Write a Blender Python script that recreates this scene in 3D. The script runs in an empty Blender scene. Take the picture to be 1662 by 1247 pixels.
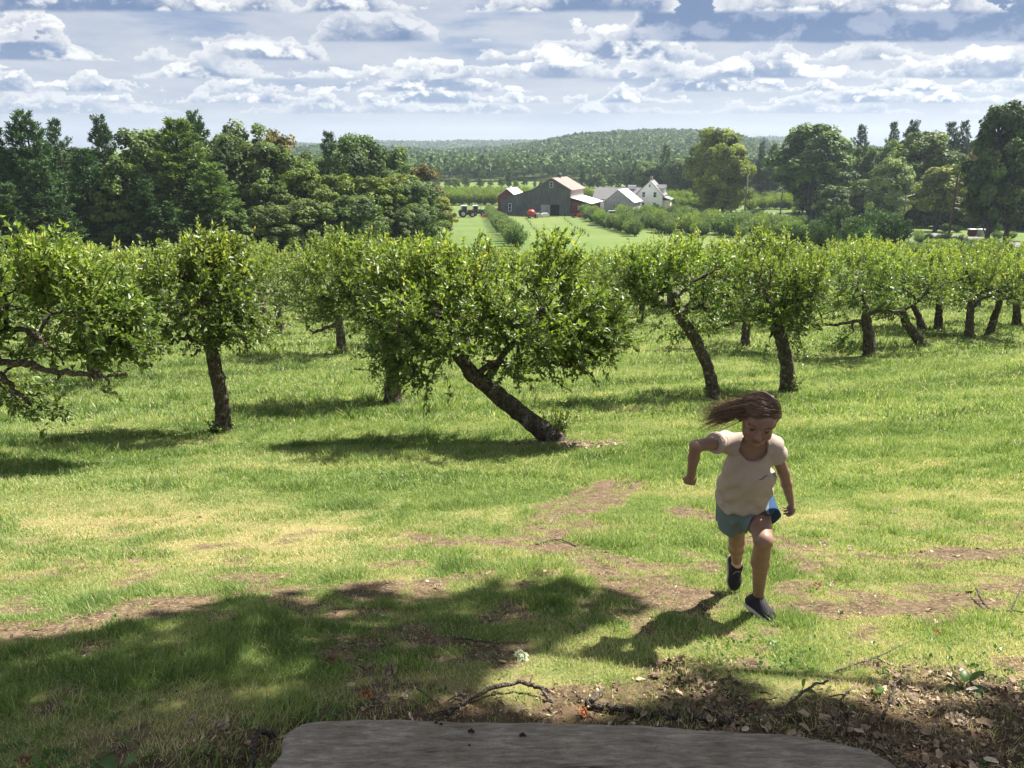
import bpy, math, random
import numpy as np
from mathutils import Vector, Matrix, noise as mnoise

# ------------------------------------------------------------------ camera, light, exposure
S = bpy.context.scene
COL = S.collection
PITCH = math.radians(16.6)
FPX = 1250.0                       # focal length in pixels of a 1662 px wide frame
cam_data = bpy.data.cameras.new('camera')
cam_data.sensor_width = 36.0
cam_data.lens = 36.0 * FPX / 1662.0
cam_data.clip_start = 0.05
cam_data.clip_end = 12000
cam = bpy.data.objects.new('camera', cam_data)
COL.objects.link(cam)
cam.location = (0, 0, 0)           # eye level is z = 0, the hillside falls away in +Y
cam.rotation_euler = (math.radians(90) - PITCH, 0, 0)
S.camera = cam
S.view_settings.view_transform = 'Standard'
S.view_settings.look = 'None'
S.view_settings.exposure = 1.58
S.view_settings.gamma = 1.0
S.cycles.use_denoising = True
S.cycles.max_bounces = 6
S.cycles.diffuse_bounces = 2
S.cycles.glossy_bounces = 1
S.cycles.transmission_bounces = 4
S.cycles.transparent_max_bounces = 4
S.cycles.volume_bounces = 0
S.cycles.caustics_reflective = False
S.cycles.caustics_refractive = False
S.cycles.use_adaptive_sampling = True
S.cycles.adaptive_threshold = 0.02

SUN_EL, SUN_AZ = math.radians(55), math.atan2(0.83, 0.56)     # azimuth measured from +Y towards +X
SUN = np.array([math.cos(SUN_EL) * math.sin(SUN_AZ), math.cos(SUN_EL) * math.cos(SUN_AZ), math.sin(SUN_EL)])
sun_data = bpy.data.lights.new('sun', 'SUN')
sun_data.energy = 5.0
sun_data.angle = math.radians(0.6)
sun_data.color = (1.0, 0.955, 0.87)
sun = bpy.data.objects.new('sun', sun_data)
COL.objects.link(sun)
sun.rotation_euler = Vector(SUN).to_track_quat('Z', 'Y').to_euler()


class NT:
    """small helper to wire shader nodes"""
    def __init__(self, tree):
        self.t = tree
        self.t.nodes.clear()

    def n(self, kind, **kw):
        nd = self.t.nodes.new(kind)
        for k, v in kw.items():
            setattr(nd, k, v)
        return nd

    def put(self, sock, val):
        if hasattr(val, 'is_output') or isinstance(val, bpy.types.NodeSocket):
            self.t.links.new(val, sock)
        else:
            sock.default_value = val

    def math(self, op, a, b=0.0, c=0.0, clamp=False):
        nd = self.n('ShaderNodeMath', operation=op, use_clamp=clamp)
        self.put(nd.inputs[0], a)
        self.put(nd.inputs[1], b)
        if op in ('MULTIPLY_ADD', 'SMOOTH_MIN'):
            self.put(nd.inputs[2], c)
        return nd.outputs[0]

    def sstep(self, x, lo, hi):
        nd = self.n('ShaderNodeMapRange', interpolation_type='SMOOTHSTEP')
        self.put(nd.inputs[0], x)
        self.put(nd.inputs[1], lo)
        self.put(nd.inputs[2], hi)
        return nd.outputs[0]

    def mix(self, f, a, b, mode='MIX'):
        nd = self.n('ShaderNodeMix', data_type='RGBA', blend_type=mode)
        self.put(nd.inputs[0], f)
        self.put(nd.inputs[6], a if not isinstance(a, tuple) else (*a, 1)[:4])
        self.put(nd.inputs[7], b if not isinstance(b, tuple) else (*b, 1)[:4])
        return nd.outputs[2]

    def noise(self, vec, scale, detail=3.0, rough=0.5, dim='3D', dist=0.0):
        nd = self.n('ShaderNodeTexNoise', noise_dimensions=dim)
        if vec is not None:
            self.put(nd.inputs['Vector'], vec)
        nd.inputs['Scale'].default_value = scale
        nd.inputs['Detail'].default_value = detail
        nd.inputs['Roughness'].default_value = rough
        nd.inputs['Distortion'].default_value = dist
        return nd.outputs[0]

    def ramp(self, f, stops):
        nd = self.n('ShaderNodeValToRGB')
        self.put(nd.inputs[0], f)
        e = nd.color_ramp.elements
        while len(e) < len(stops):
            e.new(0.5)
        for i, (p, c) in enumerate(stops):
            e[i].position = p
            e[i].color = (*c, 1)
        return nd.outputs[0]


# ------------------------------------------------------------------ world: sky texture with a deck of cumulus above it
world = bpy.data.worlds.new("World")
S.world = world
world.use_nodes = True
w = NT(world.node_tree)
tc = w.n('ShaderNodeTexCoord')
sep = w.n('ShaderNodeSeparateXYZ')
w.put(sep.inputs[0], tc.outputs['Generated'])
dx, dy, dz = sep.outputs
sky = w.n('ShaderNodeTexSky', sky_type='NISHITA')
sky.sun_disc = False
sky.sun_elevation = SUN_EL
sky.sun_rotation = SUN_AZ
sky.air_density = 1.0
sky.dust_density = 1.5
skyc = w.mix(1.0, sky.outputs[0], (0.10, 0.10, 0.10), 'MULTIPLY')
base = w.mix(0.82, skyc, (0.50, 0.57, 0.73))


def vmad(vec, s, o):
    nd = w.n('ShaderNodeVectorMath', operation='MULTIPLY_ADD')
    w.put(nd.inputs[0], vec)
    nd.inputs[1].default_value = (s, s, s) if not isinstance(s, tuple) else s
    nd.inputs[2].default_value = o
    return nd.outputs[0]


def lumps(sc, o):
    """billows and their relief seen from the sun's side"""
    a_ = w.noise(vmad(gen, sc, o), 1.0, 7.0, 0.60)
    b_ = w.noise(vmad(gen, sc, (o[0] + 0.10, o[1] + 0.03, o[2] + 0.30)), 1.0, 6.0, 0.58)
    return w.math('SUBTRACT', a_, 0.5), w.math('SUBTRACT', a_, b_)


gen = tc.outputs['Generated']
az = w.math('ARCTAN2', dx, dy)
cosaz = w.math('MAXIMUM', w.math('COSINE', az), 0.7)
big = lumps((16.0, 16.0, 24.0), (2.2, 0.4, 0.0))
small = lumps((30.0, 30.0, 44.0), (5.1, 1.7, 0.0))
wisp = w.noise(vmad(gen, (5.0, 5.0, 26.0), (0.0, 5.0, 0.0)), 1.0, 7.0, 0.62)
colr = w.mix(w.math('MULTIPLY', w.sstep(wisp, 0.34, 0.62), 0.7), base, (0.70, 0.73, 0.80))
# banks of cumulus with flat bases, from the horizon upwards: base height, thickness, frequency, cover, seed, darkness
BANKS = [(0.048, 0.016, 7.0, 0.42, 1.0, 0.35), (0.060, 0.022, 6.0, 0.45, 9.0, 0.45), (0.073, 0.026, 6.0, 0.46, 17.0, 0.5), (0.088, 0.034, 5.0, 0.46, 31.0, 0.6),
         (0.108, 0.040, 4.5, 0.48, 47.0, 0.7), (0.128, 0.050, 4.0, 0.50, 53.0, 1.0), (0.160, 0.06, 3.5, 0.44, 67.0, 0.9), (0.205, 0.07, 3.0, 0.46, 71.0, 0.9),
         (0.27, 0.10, 2.5, 0.46, 83.0, 0.9), (0.38, 0.14, 2.0, 0.48, 97.0, 0.9), (0.55, 0.20, 1.6, 0.48, 103.0, 0.9)]
murk = w.sstep(w.noise(vmad(gen, (4.0, 4.0, 20.0), (3.0, 1.0, 7.0)), 1.0, 6.0, 0.6), 0.50, 0.66)
colr = w.mix(w.math('MULTIPLY', w.math('MULTIPLY', murk, 0.85), w.sstep(dz, 0.05, 0.085)), colr, (0.25, 0.37, 0.60))
for bi, (b0, th, fq, cov, sd_, dk) in enumerate(BANKS):
    pf, rl = small if b0 < 0.08 else big
    line = w.n('ShaderNodeCombineXYZ')
    w.put(line.inputs[0], w.math('MULTIPLY', az, fq))
    line.inputs[1].default_value = sd_
    prof = w.math('SUBTRACT', w.noise(line.outputs[0], 1.0, 2.0, 0.5, '2D'), cov - 0.055)
    if bi == 5:      # the wide dark bank on the right
        prof = w.math('ADD', w.math('MULTIPLY', prof, 0.6), w.math('MULTIPLY', w.sstep(az, 0.125, 0.185), 0.42))
    top = w.math('MULTIPLY_ADD', prof, th * 4.6, w.math('MULTIPLY', pf, th * 2.6))
    hh = w.math('SUBTRACT', w.math('MULTIPLY_ADD', pf, -th * 0.16, dz), w.math('MULTIPLY', cosaz, b0))
    m_ = w.math('MULTIPLY', w.sstep(w.math('SUBTRACT', top, hh), 0.0, 0.0012 + th * 0.05), w.sstep(hh, -0.0012 - 0.012 * th, 0.0012 + 0.03 * th))
    # white heads, blue grey below
    up_ = w.sstep(w.math('ADD', w.math('DIVIDE', hh, th), w.math('MULTIPLY', rl, 7.0)), 0.20, 1.12)
    rim = w.sstep(w.math('SUBTRACT', top, hh), th * 0.75, 0.0)
    lit = w.math('MAXIMUM', up_, w.math('MULTIPLY', rim, 0.85)) if bi != 5 else w.math('MAXIMUM', w.math('MULTIPLY', up_, w.sstep(az, 0.20, 0.10)), w.math('MULTIPLY', rim, 0.75))
    ck = w.mix(lit, (0.34 - 0.22 * dk, 0.45 - 0.23 * dk, 0.65 - 0.21 * dk), (1.08, 1.08, 1.06))
    if bi == 5:
        ck = w.mix(w.math('MULTIPLY', w.sstep(w.math('ADD', rl, w.math('MULTIPLY', pf, 0.5)), -0.03, 0.12), 0.45), ck, (0.62, 0.67, 0.82))
    colr = w.mix(w.math('MULTIPLY', m_, 0.55 if bi == 0 else 0.94), colr, ck)
below = w.sstep(dz, 0.0, -0.05)
colr = w.mix(below, colr, (0.16, 0.19, 0.12))
bg = w.n('ShaderNodeBackground')
w.put(bg.inputs[0], colr)
bg.inputs[1].default_value = 0.305
wo = w.n('ShaderNodeOutputWorld')
w.put(wo.inputs[0], bg.outputs[0])
world.cycles.sampling_method = 'MANUAL'
world.cycles.sample_map_resolution = 512


# ------------------------------------------------------------------ pixel rays and terrain
CP, SP = math.cos(PITCH), math.sin(PITCH)


def ray(px, py):
    x = (px - 831.0) / FPX
    yd = (py - 623.5) / FPX
    return np.array([x, CP - yd * SP, -SP - yd * CP])


def P(px, py, D):
    """the point at forward distance D metres that the photograph shows at (px, py)"""
    r = ray(px, py)
    return r * (D / r[1])


def proj(p):
    X, Y, Z = p[..., 0], p[..., 1], p[..., 2]
    dep = Y * CP - Z * SP
    return 831 + FPX * X / dep, 623.5 + FPX * (-(Y * SP + Z * CP)) / dep


_T = np.random.RandomState(7).rand(256, 256)


def vn(x, y, s=0):
    x = np.asarray(x, float) + s * 17.3
    y = np.asarray(y, float) + s * 9.1
    ix = np.floor(x).astype(int)
    iy = np.floor(y).astype(int)
    fx = x - ix
    fy = y - iy
    fx = fx * fx * (3 - 2 * fx)
    fy = fy * fy * (3 - 2 * fy)
    a = _T[ix & 255, iy & 255]
    b = _T[(ix + 1) & 255, iy & 255]
    c = _T[ix & 255, (iy + 1) & 255]
    d = _T[(ix + 1) & 255, (iy + 1) & 255]
    return (a * (1 - fx) + b * fx) * (1 - fy) + (c * (1 - fx) + d * fx) * fy


def fbm(x, y, o=4, s=0):
    r, a, t = 0.0, 0.5, 0.0
    for i in range(o):
        r = r + a * vn(x, y, s + i)
        t += a
        x = x * 2.03
        y = y * 2.03
        a *= 0.5
    return r / t


def ss(x, a, b):
    t = np.clip((np.asarray(x, float) - a) / (b - a), 0, 1)
    return t * t * (3 - 2 * t)


_py = np.array([-60, -5, 0, 1.5, 3.3, 6, 10, 15, 20, 31, 45, 60, 100, 125, 170, 220, 270, 330, 420, 5000.])
_pz = np.array([-1.5, -1.5, -1.52, -1.62, -2.17, -2.95, -3.88, -4.72, -5.42, -6.62, -7.9, -9.1, -11.7, -12.95, -15.1, -16.6, -15.6, -13.6, -14.0, -14.0])
_yy = np.concatenate([np.linspace(-60, 12, 720), np.geomspace(12.05, 5000, 900)])
_zz = np.interp(_yy, _py, _pz)
for _ in range(60):
    _zz[1:-1] = 0.25 * _zz[:-2] + 0.5 * _zz[1:-1] + 0.25 * _zz[2:]
# ridge line of the wooded hill, as (pixel x, pixel y)
_rx = np.array([-800, 300, 600, 650, 720, 800, 850, 900, 960, 1010, 1060, 1120, 1160, 1210, 1280, 1400, 1662, 2400.])
_ry = np.array([250, 248, 246, 245, 246, 243, 236, 228, 221, 217, 215, 215, 219, 229, 242, 246, 246, 250.])
_ru = np.array([ray(a, b)[0] / ray(a, b)[1] for a, b in zip(_rx, _ry)])
_re = np.array([ray(a, b)[2] / ray(a, b)[1] for a, b in zip(_rx, _ry)])


def zg(X, Y):
    X = np.asarray(X, float)
    Y = np.asarray(Y, float)
    z = np.interp(Y, _yy, _zz)
    r = np.abs(Y) + np.abs(X)
    z = z + (fbm(X * 0.045, Y * 0.045, 3, 3) - 0.5) * 0.8 * ss(r, 8, 60)
    z = z + (fbm(X * 0.5, Y * 0.5, 3, 5) - 0.5) * 0.10 * ss(r, 1, 4) * (1 - ss(r, 60, 90))
    z = z + (fbm(X * 3.1, Y * 3.1, 3, 8) - 0.5) * 0.030 * (1 - ss(r, 12, 25))
    u = X / np.maximum(Y, 1.0)
    e = np.interp(u, _ru, _re)
    s1 = ss(Y, 430, 1120)
    hill = (e * 1120 - 9 + 14) * s1 * (1 - 0.5 * ss(Y, 1150, 1500))
    far = (0.0125 * 2100 + 6 + 40 * (fbm(u * 9, u * 0 + 3, 2) - 0.5)) * ss(Y, 1500, 2100)
    bump = (fbm(X * 0.008, Y * 0.008, 3, 11) - 0.5) * 26 * ss(Y, 430, 700) * (1 - ss(Y, 950, 1100))
    return np.where(Y > 420, z + np.maximum(hill, far) + bump * s1 * 1.0, z)


def G(px, py):
    """ground point seen at a pixel"""
    r = ray(px, py)
    r = r / r[1]
    lo = 0.5
    d = lo
    while d < 4000:
        if r[2] * d < float(zg(r[0] * d, d)):
            break
        lo = d
        d *= 1.02
    hi = d
    for _ in range(30):
        m = (lo + hi) / 2
        if r[2] * m < float(zg(r[0] * m, m)):
            hi = m
        else:
            lo = m
    return r * hi


# ------------------------------------------------------------------ mesh helpers
class Geo:
    def __init__(self):
        self.V, self.F3, self.F4, self.A3, self.A4, self.M3, self.M4 = [], [], [], [], [], [], []
        self.n = 0

    def add(self, V, F, a=0.5, mi=0):
        V = np.asarray(V, float).reshape(-1, 3)
        F = np.asarray(F, int)
        if len(F) == 0:
            return
        av = np.broadcast_to(np.asarray(a, float), (len(F),)).copy()
        mv = np.broadcast_to(np.asarray(mi, int), (len(F),)).copy()
        (self.F3 if F.shape[1] == 3 else self.F4).append(F + self.n)
        (self.A3 if F.shape[1] == 3 else self.A4).append(av)
        (self.M3 if F.shape[1] == 3 else self.M4).append(mv)
        self.V.append(V)
        self.n += len(V)

    def mesh(self, name, mats, smooth=False, pattr=None):
        V = np.concatenate(self.V) if self.V else np.zeros((0, 3))
        f3 = np.concatenate(self.F3) if self.F3 else np.zeros((0, 3), int)
        f4 = np.concatenate(self.F4) if self.F4 else np.zeros((0, 4), int)
        A = np.concatenate(self.A3 + self.A4) if (self.A3 or self.A4) else np.zeros(0)
        M = np.concatenate(self.M3 + self.M4) if (self.M3 or self.M4) else np.zeros(0, int)
        me = bpy.data.meshes.new(name)
        me.vertices.add(len(V))
        me.vertices.foreach_set('co', V.astype(np.float32).ravel())
        loops = np.concatenate([f3.ravel(), f4.ravel()]).astype(np.int32)
        me.loops.add(len(loops))
        me.loops.foreach_set('vertex_index', loops)
        nf = len(f3) + len(f4)
        me.polygons.add(nf)
        st = np.concatenate([np.arange(len(f3)) * 3, len(f3) * 3 + np.arange(len(f4)) * 4]).astype(np.int32)
        me.polygons.foreach_set('loop_start', st)
        me.polygons.foreach_set('material_index', M.astype(np.int32))
        me.polygons.foreach_set('use_smooth', np.full(nf, bool(smooth)))
        at = me.attributes.new('v', 'FLOAT', 'FACE')
        at.data.foreach_set('value', A.astype(np.float32))
        if pattr:
            for k, arr in pattr.items():
                at = me.attributes.new(k, 'FLOAT', 'POINT')
                at.data.foreach_set('value', np.asarray(arr, np.float32))
        for m in (mats if isinstance(mats, (list, tuple)) else [mats]):
            me.materials.append(m)
        me.update(calc_edges=True)
        return me

    def obj(self, name, mats, parent=None, smooth=False, pattr=None):
        o = bpy.data.objects.new(name, self.mesh(name, mats, smooth, pattr))
        COL.objects.link(o)
        if parent is not None:
            o.parent = parent
        return o


def empty(name, loc, label=None, cat=None, group=None, rz=0.0):
    o = bpy.data.objects.new(name, None)
    o.empty_display_size = 0.2
    COL.objects.link(o)
    o.location = [float(c) for c in loc]
    o.rotation_euler = (0, 0, rz)
    return tag(o, label, cat, group)


def tag(o, label=None, cat=None, group=None, kind=None):
    if label:
        o['label'] = label
    if cat:
        o['category'] = cat
    if group:
        o['group'] = group
    if kind:
        o['kind'] = kind
    return o


def copy_tree(root, parent=None):
    c = root.copy()
    COL.objects.link(c)
    if parent is not None:
        c.parent = parent
    for ch in root.children:
        copy_tree(ch, c)
    return c


def nrm(v):
    v = np.asarray(v, float)
    return v / np.maximum(np.linalg.norm(v, axis=-1, keepdims=True), 1e-9)


def tube(pts, rad, n=6, cap=True, rough=0.0, rng=None, squash=1.0):
    pts = np.asarray(pts, float)
    rad = np.broadcast_to(np.asarray(rad, float), (len(pts),))
    d = np.gradient(pts, axis=0)
    d = nrm(d)
    up = np.array([0.1, 0.2, 1.0]) if abs(d[0][2]) < 0.8 else np.array([1.0, 0.1, 0.0])
    V = []
    for i in range(len(pts)):
        s = nrm(np.cross(d[i], up))
        t = np.cross(s, d[i])
        up = t
        a = np.arange(n) * 2 * math.pi / n
        r = rad[i] * (1 + (rough * (rng.rand(n) - 0.5) * 2 if rough else 0))
        V.append(pts[i] + np.outer(np.cos(a) * r, s) + np.outer(np.sin(a) * r * squash, t))
    V = np.concatenate(V)
    F = []
    for i in range(len(pts) - 1):
        for j in range(n):
            F.append((i * n + j, i * n + (j + 1) % n, (i + 1) * n + (j + 1) % n, (i + 1) * n + j))
    F3 = []
    if cap:
        V = np.vstack([V, pts[-1] + d[-1] * rad[-1] * 0.3, pts[0]])
        e = len(V) - 2
        for j in range(n):
            F3.append(((len(pts) - 1) * n + j, (len(pts) - 1) * n + (j + 1) % n, e))
            F3.append(((j + 1) % n, j, e + 1))
    return V, np.array(F), np.array(F3) if F3 else None


def add_tube(g, pts, rad, n=6, a=0.5, mi=0, **kw):
    V, F, F3 = tube(pts, rad, n, **kw)
    k = g.n
    g.add(V, F, a, mi)
    if F3 is not None:
        g.F3.append(F3 + k)
        g.A3.append(np.full(len(F3), a, float))
        g.M3.append(np.full(len(F3), mi, int))


def smooth_path(ctrl, m=4):
    """catmull-rom through the control points"""
    c = np.asarray(ctrl, float)
    c = np.vstack([2 * c[0] - c[1], c, 2 * c[-1] - c[-2]])
    out = []
    for i in range(1, len(c) - 2):
        for t in np.arange(m) / m:
            out.append(0.5 * (2 * c[i] + (c[i + 1] - c[i - 1]) * t + (2 * c[i - 1] - 5 * c[i] + 4 * c[i + 1] - c[i + 2]) * t * t
                              + (-c[i - 1] + 3 * c[i] - 3 * c[i + 1] + c[i + 2]) * t ** 3))
    out.append(c[-2])
    return np.array(out)


def place(T, TF, pos, ax, up, sc):
    """copies of a small template at many places; returns V, F"""
    ax = nrm(ax)
    side = nrm(np.cross(up, ax))
    up = np.cross(ax, side)
    sc = np.asarray(sc, float)
    if sc.ndim == 1:
        sc = np.stack([sc, sc, sc], 1)
    N, K = len(pos), len(T)
    V = (pos[:, None, :] + ax[:, None, :] * (T[None, :, 0:1] * sc[:, None, 0:1])
         + side[:, None, :] * (T[None, :, 1:2] * sc[:, None, 1:2]) + up[:, None, :] * (T[None, :, 2:3] * sc[:, None, 2:3]))
    F = (TF[None] + (np.arange(N) * K)[:, None, None]).reshape(-1, TF.shape[1])
    return V.reshape(-1, 3), F


LEAF = np.array([[0, 0, 0], [0.42, 0.26, 0.09], [1, 0, -0.08], [0.42, -0.26, 0.09]])
LEAF_F = np.array([[0, 3, 2], [0, 2, 1]])
QUAD = np.array([[-0.5, -0.28, 0], [0.1, -0.5, 0.12], [0.55, 0.1, -0.05], [-0.2, 0.5, 0.1]])
QUAD_F = np.array([[0, 1, 2, 3]])


def rdir(rng, n):
    return nrm(rng.randn(n, 3))


def box(g, lo, hi, a=0.5, mi=0, M=None):
    x0, y0, z0 = lo
    x1, y1, z1 = hi
    V = np.array([[x0, y0, z0], [x1, y0, z0], [x1, y1, z0], [x0, y1, z0], [x0, y0, z1], [x1, y0, z1], [x1, y1, z1], [x0, y1, z1]], float)
    if M is not None:
        V = V @ M[0].T + M[1]
    g.add(V, [[0, 3, 2, 1], [4, 5, 6, 7], [0, 1, 5, 4], [1, 2, 6, 5], [2, 3, 7, 6], [3, 0, 4, 7]], a, mi)


def prism(g, poly, y0, y1, a=0.5, mi=0):
    """polygon in local x,z extruded along y (fan-free: uses quads of centre strips)"""
    n = len(poly)
    V = [(x, y0, z) for x, z in poly] + [(x, y1, z) for x, z in poly]
    k = g.n
    F = [[i, (i + 1) % n, n + (i + 1) % n, n + i] for i in range(n)]
    g.add(V, F, a, mi)
    F3 = []
    for i in range(1, n - 1):
        F3.append([0, i + 1, i])
        F3.append([n, n + i, n + i + 1])
    F3 = np.array(F3)
    g.F3.append(F3 + k)
    g.A3.append(np.full(len(F3), a, float))
    g.M3.append(np.full(len(F3), mi, int))
# ------------------------------------------------------------------ materials
def new_mat(name):
    m = bpy.data.materials.new(name)
    m.use_nodes = True
    return m, NT(m.node_tree)


def finish(w, shader, bump=None):
    o = w.n('ShaderNodeOutputMaterial')
    w.put(o.inputs[0], shader)


def bsdf(w, col, rough=0.8, spec=0.3, bump=None, bstr=0.3, bdist=0.02, metal=0.0):
    p = w.n('ShaderNodeBsdfPrincipled')
    w.put(p.inputs['Base Color'], col if not isinstance(col, tuple) else (*col, 1)[:4])
    w.put(p.inputs['Roughness'], rough)
    p.inputs['Specular IOR Level'].default_value = spec
    p.inputs['Metallic'].default_value = metal
    if bump is not None:
        b = w.n('ShaderNodeBump')
        b.inputs['Strength'].default_value = bstr
        b.inputs['Distance'].default_value = bdist
        w.put(b.inputs['Height'], bump)
        w.put(p.inputs['Normal'], b.outputs[0])
    return p.outputs[0]


def attr(w, name='v'):
    a = w.n('ShaderNodeAttribute')
    a.attribute_name = name
    return a.outputs['Fac']


def coords(w, kind='Object'):
    return w.n('ShaderNodeTexCoord').outputs[kind]


def leaf_mat(name, stops, trans=0.35, rough=0.5, spec=0.4, hue=0.0, val=0.25, tcol=(1.25, 1.25, 0.55)):
    m, w = new_mat(name)
    c = w.ramp(attr(w), stops)
    oi = w.n('ShaderNodeObjectInfo')
    hs = w.n('ShaderNodeHueSaturation')
    w.put(hs.inputs['Color'], c)
    r = oi.outputs['Random']
    w.put(hs.inputs['Value'], w.math('MULTIPLY_ADD', r, val * 2, 1 - val))
    w.put(hs.inputs['Hue'], w.math('MULTIPLY_ADD', w.math('FRACT', w.math('MULTIPLY', r, 7.31)), hue, 0.5 - hue / 2))
    c = hs.outputs[0]
    p = bsdf(w, c, rough, spec)
    t = w.n('ShaderNodeBsdfTranslucent')
    w.put(t.inputs[0], w.mix(1.0, c, tcol, 'MULTIPLY'))
    x = w.n('ShaderNodeMixShader')
    x.inputs[0].default_value = trans
    w.put(x.inputs[1], p)
    w.put(x.inputs[2], t.outputs[0])
    finish(w, x.outputs[0])
    return m


def bark_mat(name, dark, light, scale=9.0, lichen=None):
    m, w = new_mat(name)
    co = coords(w)
    mp = w.n('ShaderNodeMapping')
    w.put(mp.inputs[0], co)
    mp.inputs['Scale'].default_value = (1, 1, 0.45)
    n = w.noise(mp.outputs[0], scale, 6.0, 0.65)
    vo = w.n('ShaderNodeTexVoronoi')
    vo.feature = 'DISTANCE_TO_EDGE'
    w.put(vo.inputs['Vector'], mp.outputs[0])
    vo.inputs['Scale'].default_value = scale * 2.2
    cr = w.math('MINIMUM', w.math('MULTIPLY', vo.outputs['Distance'], 4.0), 1.0)
    c = w.mix(w.sstep(n, 0.35, 0.68), dark, light)
    c = w.mix(w.math('MULTIPLY_ADD', cr, 0.7, 0.3), (dark[0] * .35, dark[1] * .35, dark[2] * .35), c)
    if lichen:
        c = w.mix(w.sstep(w.noise(co, scale * 0.6, 4.0, 0.6), 0.54, 0.66), c, lichen)
    hgt = w.math('ADD', w.math('MULTIPLY', cr, 0.6), n)
    finish(w, bsdf(w, c, 0.9, 0.15, hgt, 0.8, 0.03))
    return m


def wood_mat(name, c0, c1, planks=6.0, axis='Z', rough=0.85, bstr=0.3):
    """weathered boards: plank joints and streaks along them"""
    m, w = new_mat(name)
    co = coords(w)
    mp = w.n('ShaderNodeMapping')
    w.put(mp.inputs[0], co)
    mp.inputs['Scale'].default_value = (3.0, 3.0, 0.25) if axis == 'Z' else (0.25, 0.25, 3.0)
    n = w.noise(mp.outputs[0], 1.6, 5.0, 0.65)
    n2 = w.noise(co, 0.35, 4.0, 0.6)
    s = w.n('ShaderNodeSeparateXYZ')
    w.put(s.inputs[0], co)
    along = w.math('ADD', s.outputs[0], s.outputs[1]) if axis == 'Z' else s.outputs[2]
    fr = w.math('FRACT', w.math('MULTIPLY', along, planks))
    gap = w.sstep(w.math('ABSOLUTE', w.math('SUBTRACT', fr, 0.5)), 0.44, 0.5)
    c = w.mix(w.sstep(w.math('ADD', w.math('MULTIPLY', n, 0.6), w.math('MULTIPLY', n2, 0.4)), 0.36, 0.64), c0, c1)
    c = w.mix(w.math('MULTIPLY', gap, 0.55), c, (c0[0] * .4, c0[1] * .4, c0[2] * .4))
    finish(w, bsdf(w, c, rough, 0.2, w.math('SUBTRACT', n, gap), bstr, 0.03))
    return m


def plain_mat(name, col, rough=0.6, spec=0.3, var=0.12, scale=3.0, metal=0.0):
    m, w = new_mat(name)
    n = w.noise(coords(w), scale, 5.0, 0.6)
    f = w.math('MULTIPLY_ADD', n, var * 2, 1 - var)
    sc = w.n('ShaderNodeVectorMath', operation='SCALE')
    sc.inputs[0].default_value = col
    w.put(sc.inputs[3], f)
    finish(w, bsdf(w, sc.outputs[0], rough, spec, None, metal=metal))
    return m


# ------------------------------------------------------------------ where the earth is bare, where the leaf litter lies
def pline(pts):
    return np.array([G(a, b)[:2] for a, b in pts])


DIRT = [(pline([(-60, 1045), (120, 1008), (260, 985), (430, 962), (560, 950), (640, 962)]), 0.15),
        (pline([(560, 1000), (640, 1010), (700, 1040), (760, 1060)]), 0.10),
        (pline([(1010, 785), (960, 812), (910, 838), (878, 862), (900, 885), (960, 905), (1030, 940), (1090, 965)]), 0.30),
        (pline([(640, 868), (760, 880), (860, 885)]), 0.14),
        (pline([(620, 955), (760, 940), (900, 950), (1010, 985)]), 0.10),
        (pline([(1100, 828), (1180, 850)]), 0.12),
        (pline([(1050, 960), (1200, 975), (1330, 990), (1480, 985), (1600, 965), (1700, 950)]), 0.13),
        (pline([(1240, 880), (1330, 895), (1430, 905), (1560, 900), (1680, 890)]), 0.12),
        (pline([(300, 1065), (370, 1050), (450, 1040)]), 0.04),
        (pline([(1480, 860), (1600, 850), (1700, 855)]), 0.08)]
LITTER_PX = np.array([-200, 250, 420, 560, 700, 850, 960, 1080, 1200, 1330, 1450, 1560, 1662, 1900])
LITTER_PY = np.array([1245, 1212, 1180, 1158, 1142, 1122, 1106, 1096, 1100, 1118, 1112, 1100, 1092, 1075])


def seg_dist(X, Y, pl):
    best = np.full(np.shape(X), 1e9)
    for i in range(len(pl) - 1):
        a, b = pl[i], pl[i + 1]
        ab = b - a
        t = np.clip(((X - a[0]) * ab[0] + (Y - a[1]) * ab[1]) / (ab @ ab), 0, 1)
        best = np.minimum(best, np.hypot(X - a[0] - t * ab[0], Y - a[1] - t * ab[1]))
    return best


def dirt_at(X, Y):
    r = np.zeros(np.shape(X))
    wob = (fbm(X * 2.3, Y * 2.3, 4, 21) - 0.5) * 0.5
    for pl, wd in DIRT:
        d = seg_dist(X, Y, pl)
        r = np.maximum(r, ss(wd + wob - d, -0.10, 0.10))
    speck = ss(fbm(X * 5, Y * 5, 4, 40), 0.56, 0.67) * ss(Y, 7, 4) * 0.8
    return np.clip(np.maximum(r * (0.35 + 0.65 * ss(fbm(X * 9, Y * 9, 3, 30), 0.34, 0.52)), speck), 0, 1)


def litter_at(X, Y):
    pts = np.stack([X, Y, zg(X, Y)], -1)
    px, py = proj(pts)
    lim = np.interp(px, LITTER_PX, LITTER_PY) + (fbm(X * 4, Y * 4, 4, 55) - 0.5) * 130
    ok = Y * CP - pts[..., 2] * SP > 0.3
    return np.where(ok & (Y > 0.4), 0.93 * ss(py - lim, -20, 30), np.where(Y < 1.0, 1.0, 0.0))


def dry_at(X, Y):
    """0 lush, 1 straw"""
    d = 0.5 * fbm(X * 0.8, Y * 0.8, 4, 61) + 0.5 * fbm(X * 2.6, Y * 2.6, 4, 63)
    near = 1 - ss(Y, 5.5, 9.0)
    a = ss(d, 0.36, 0.60) * near
    b = 0.42 * ss(fbm(X * 0.45, Y * 1.1, 3, 77), 0.5, 0.66)
    dd = dirt_at(X, Y)
    return np.clip(a * 0.60 + b + dd * 0.6, 0, 1)


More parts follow.
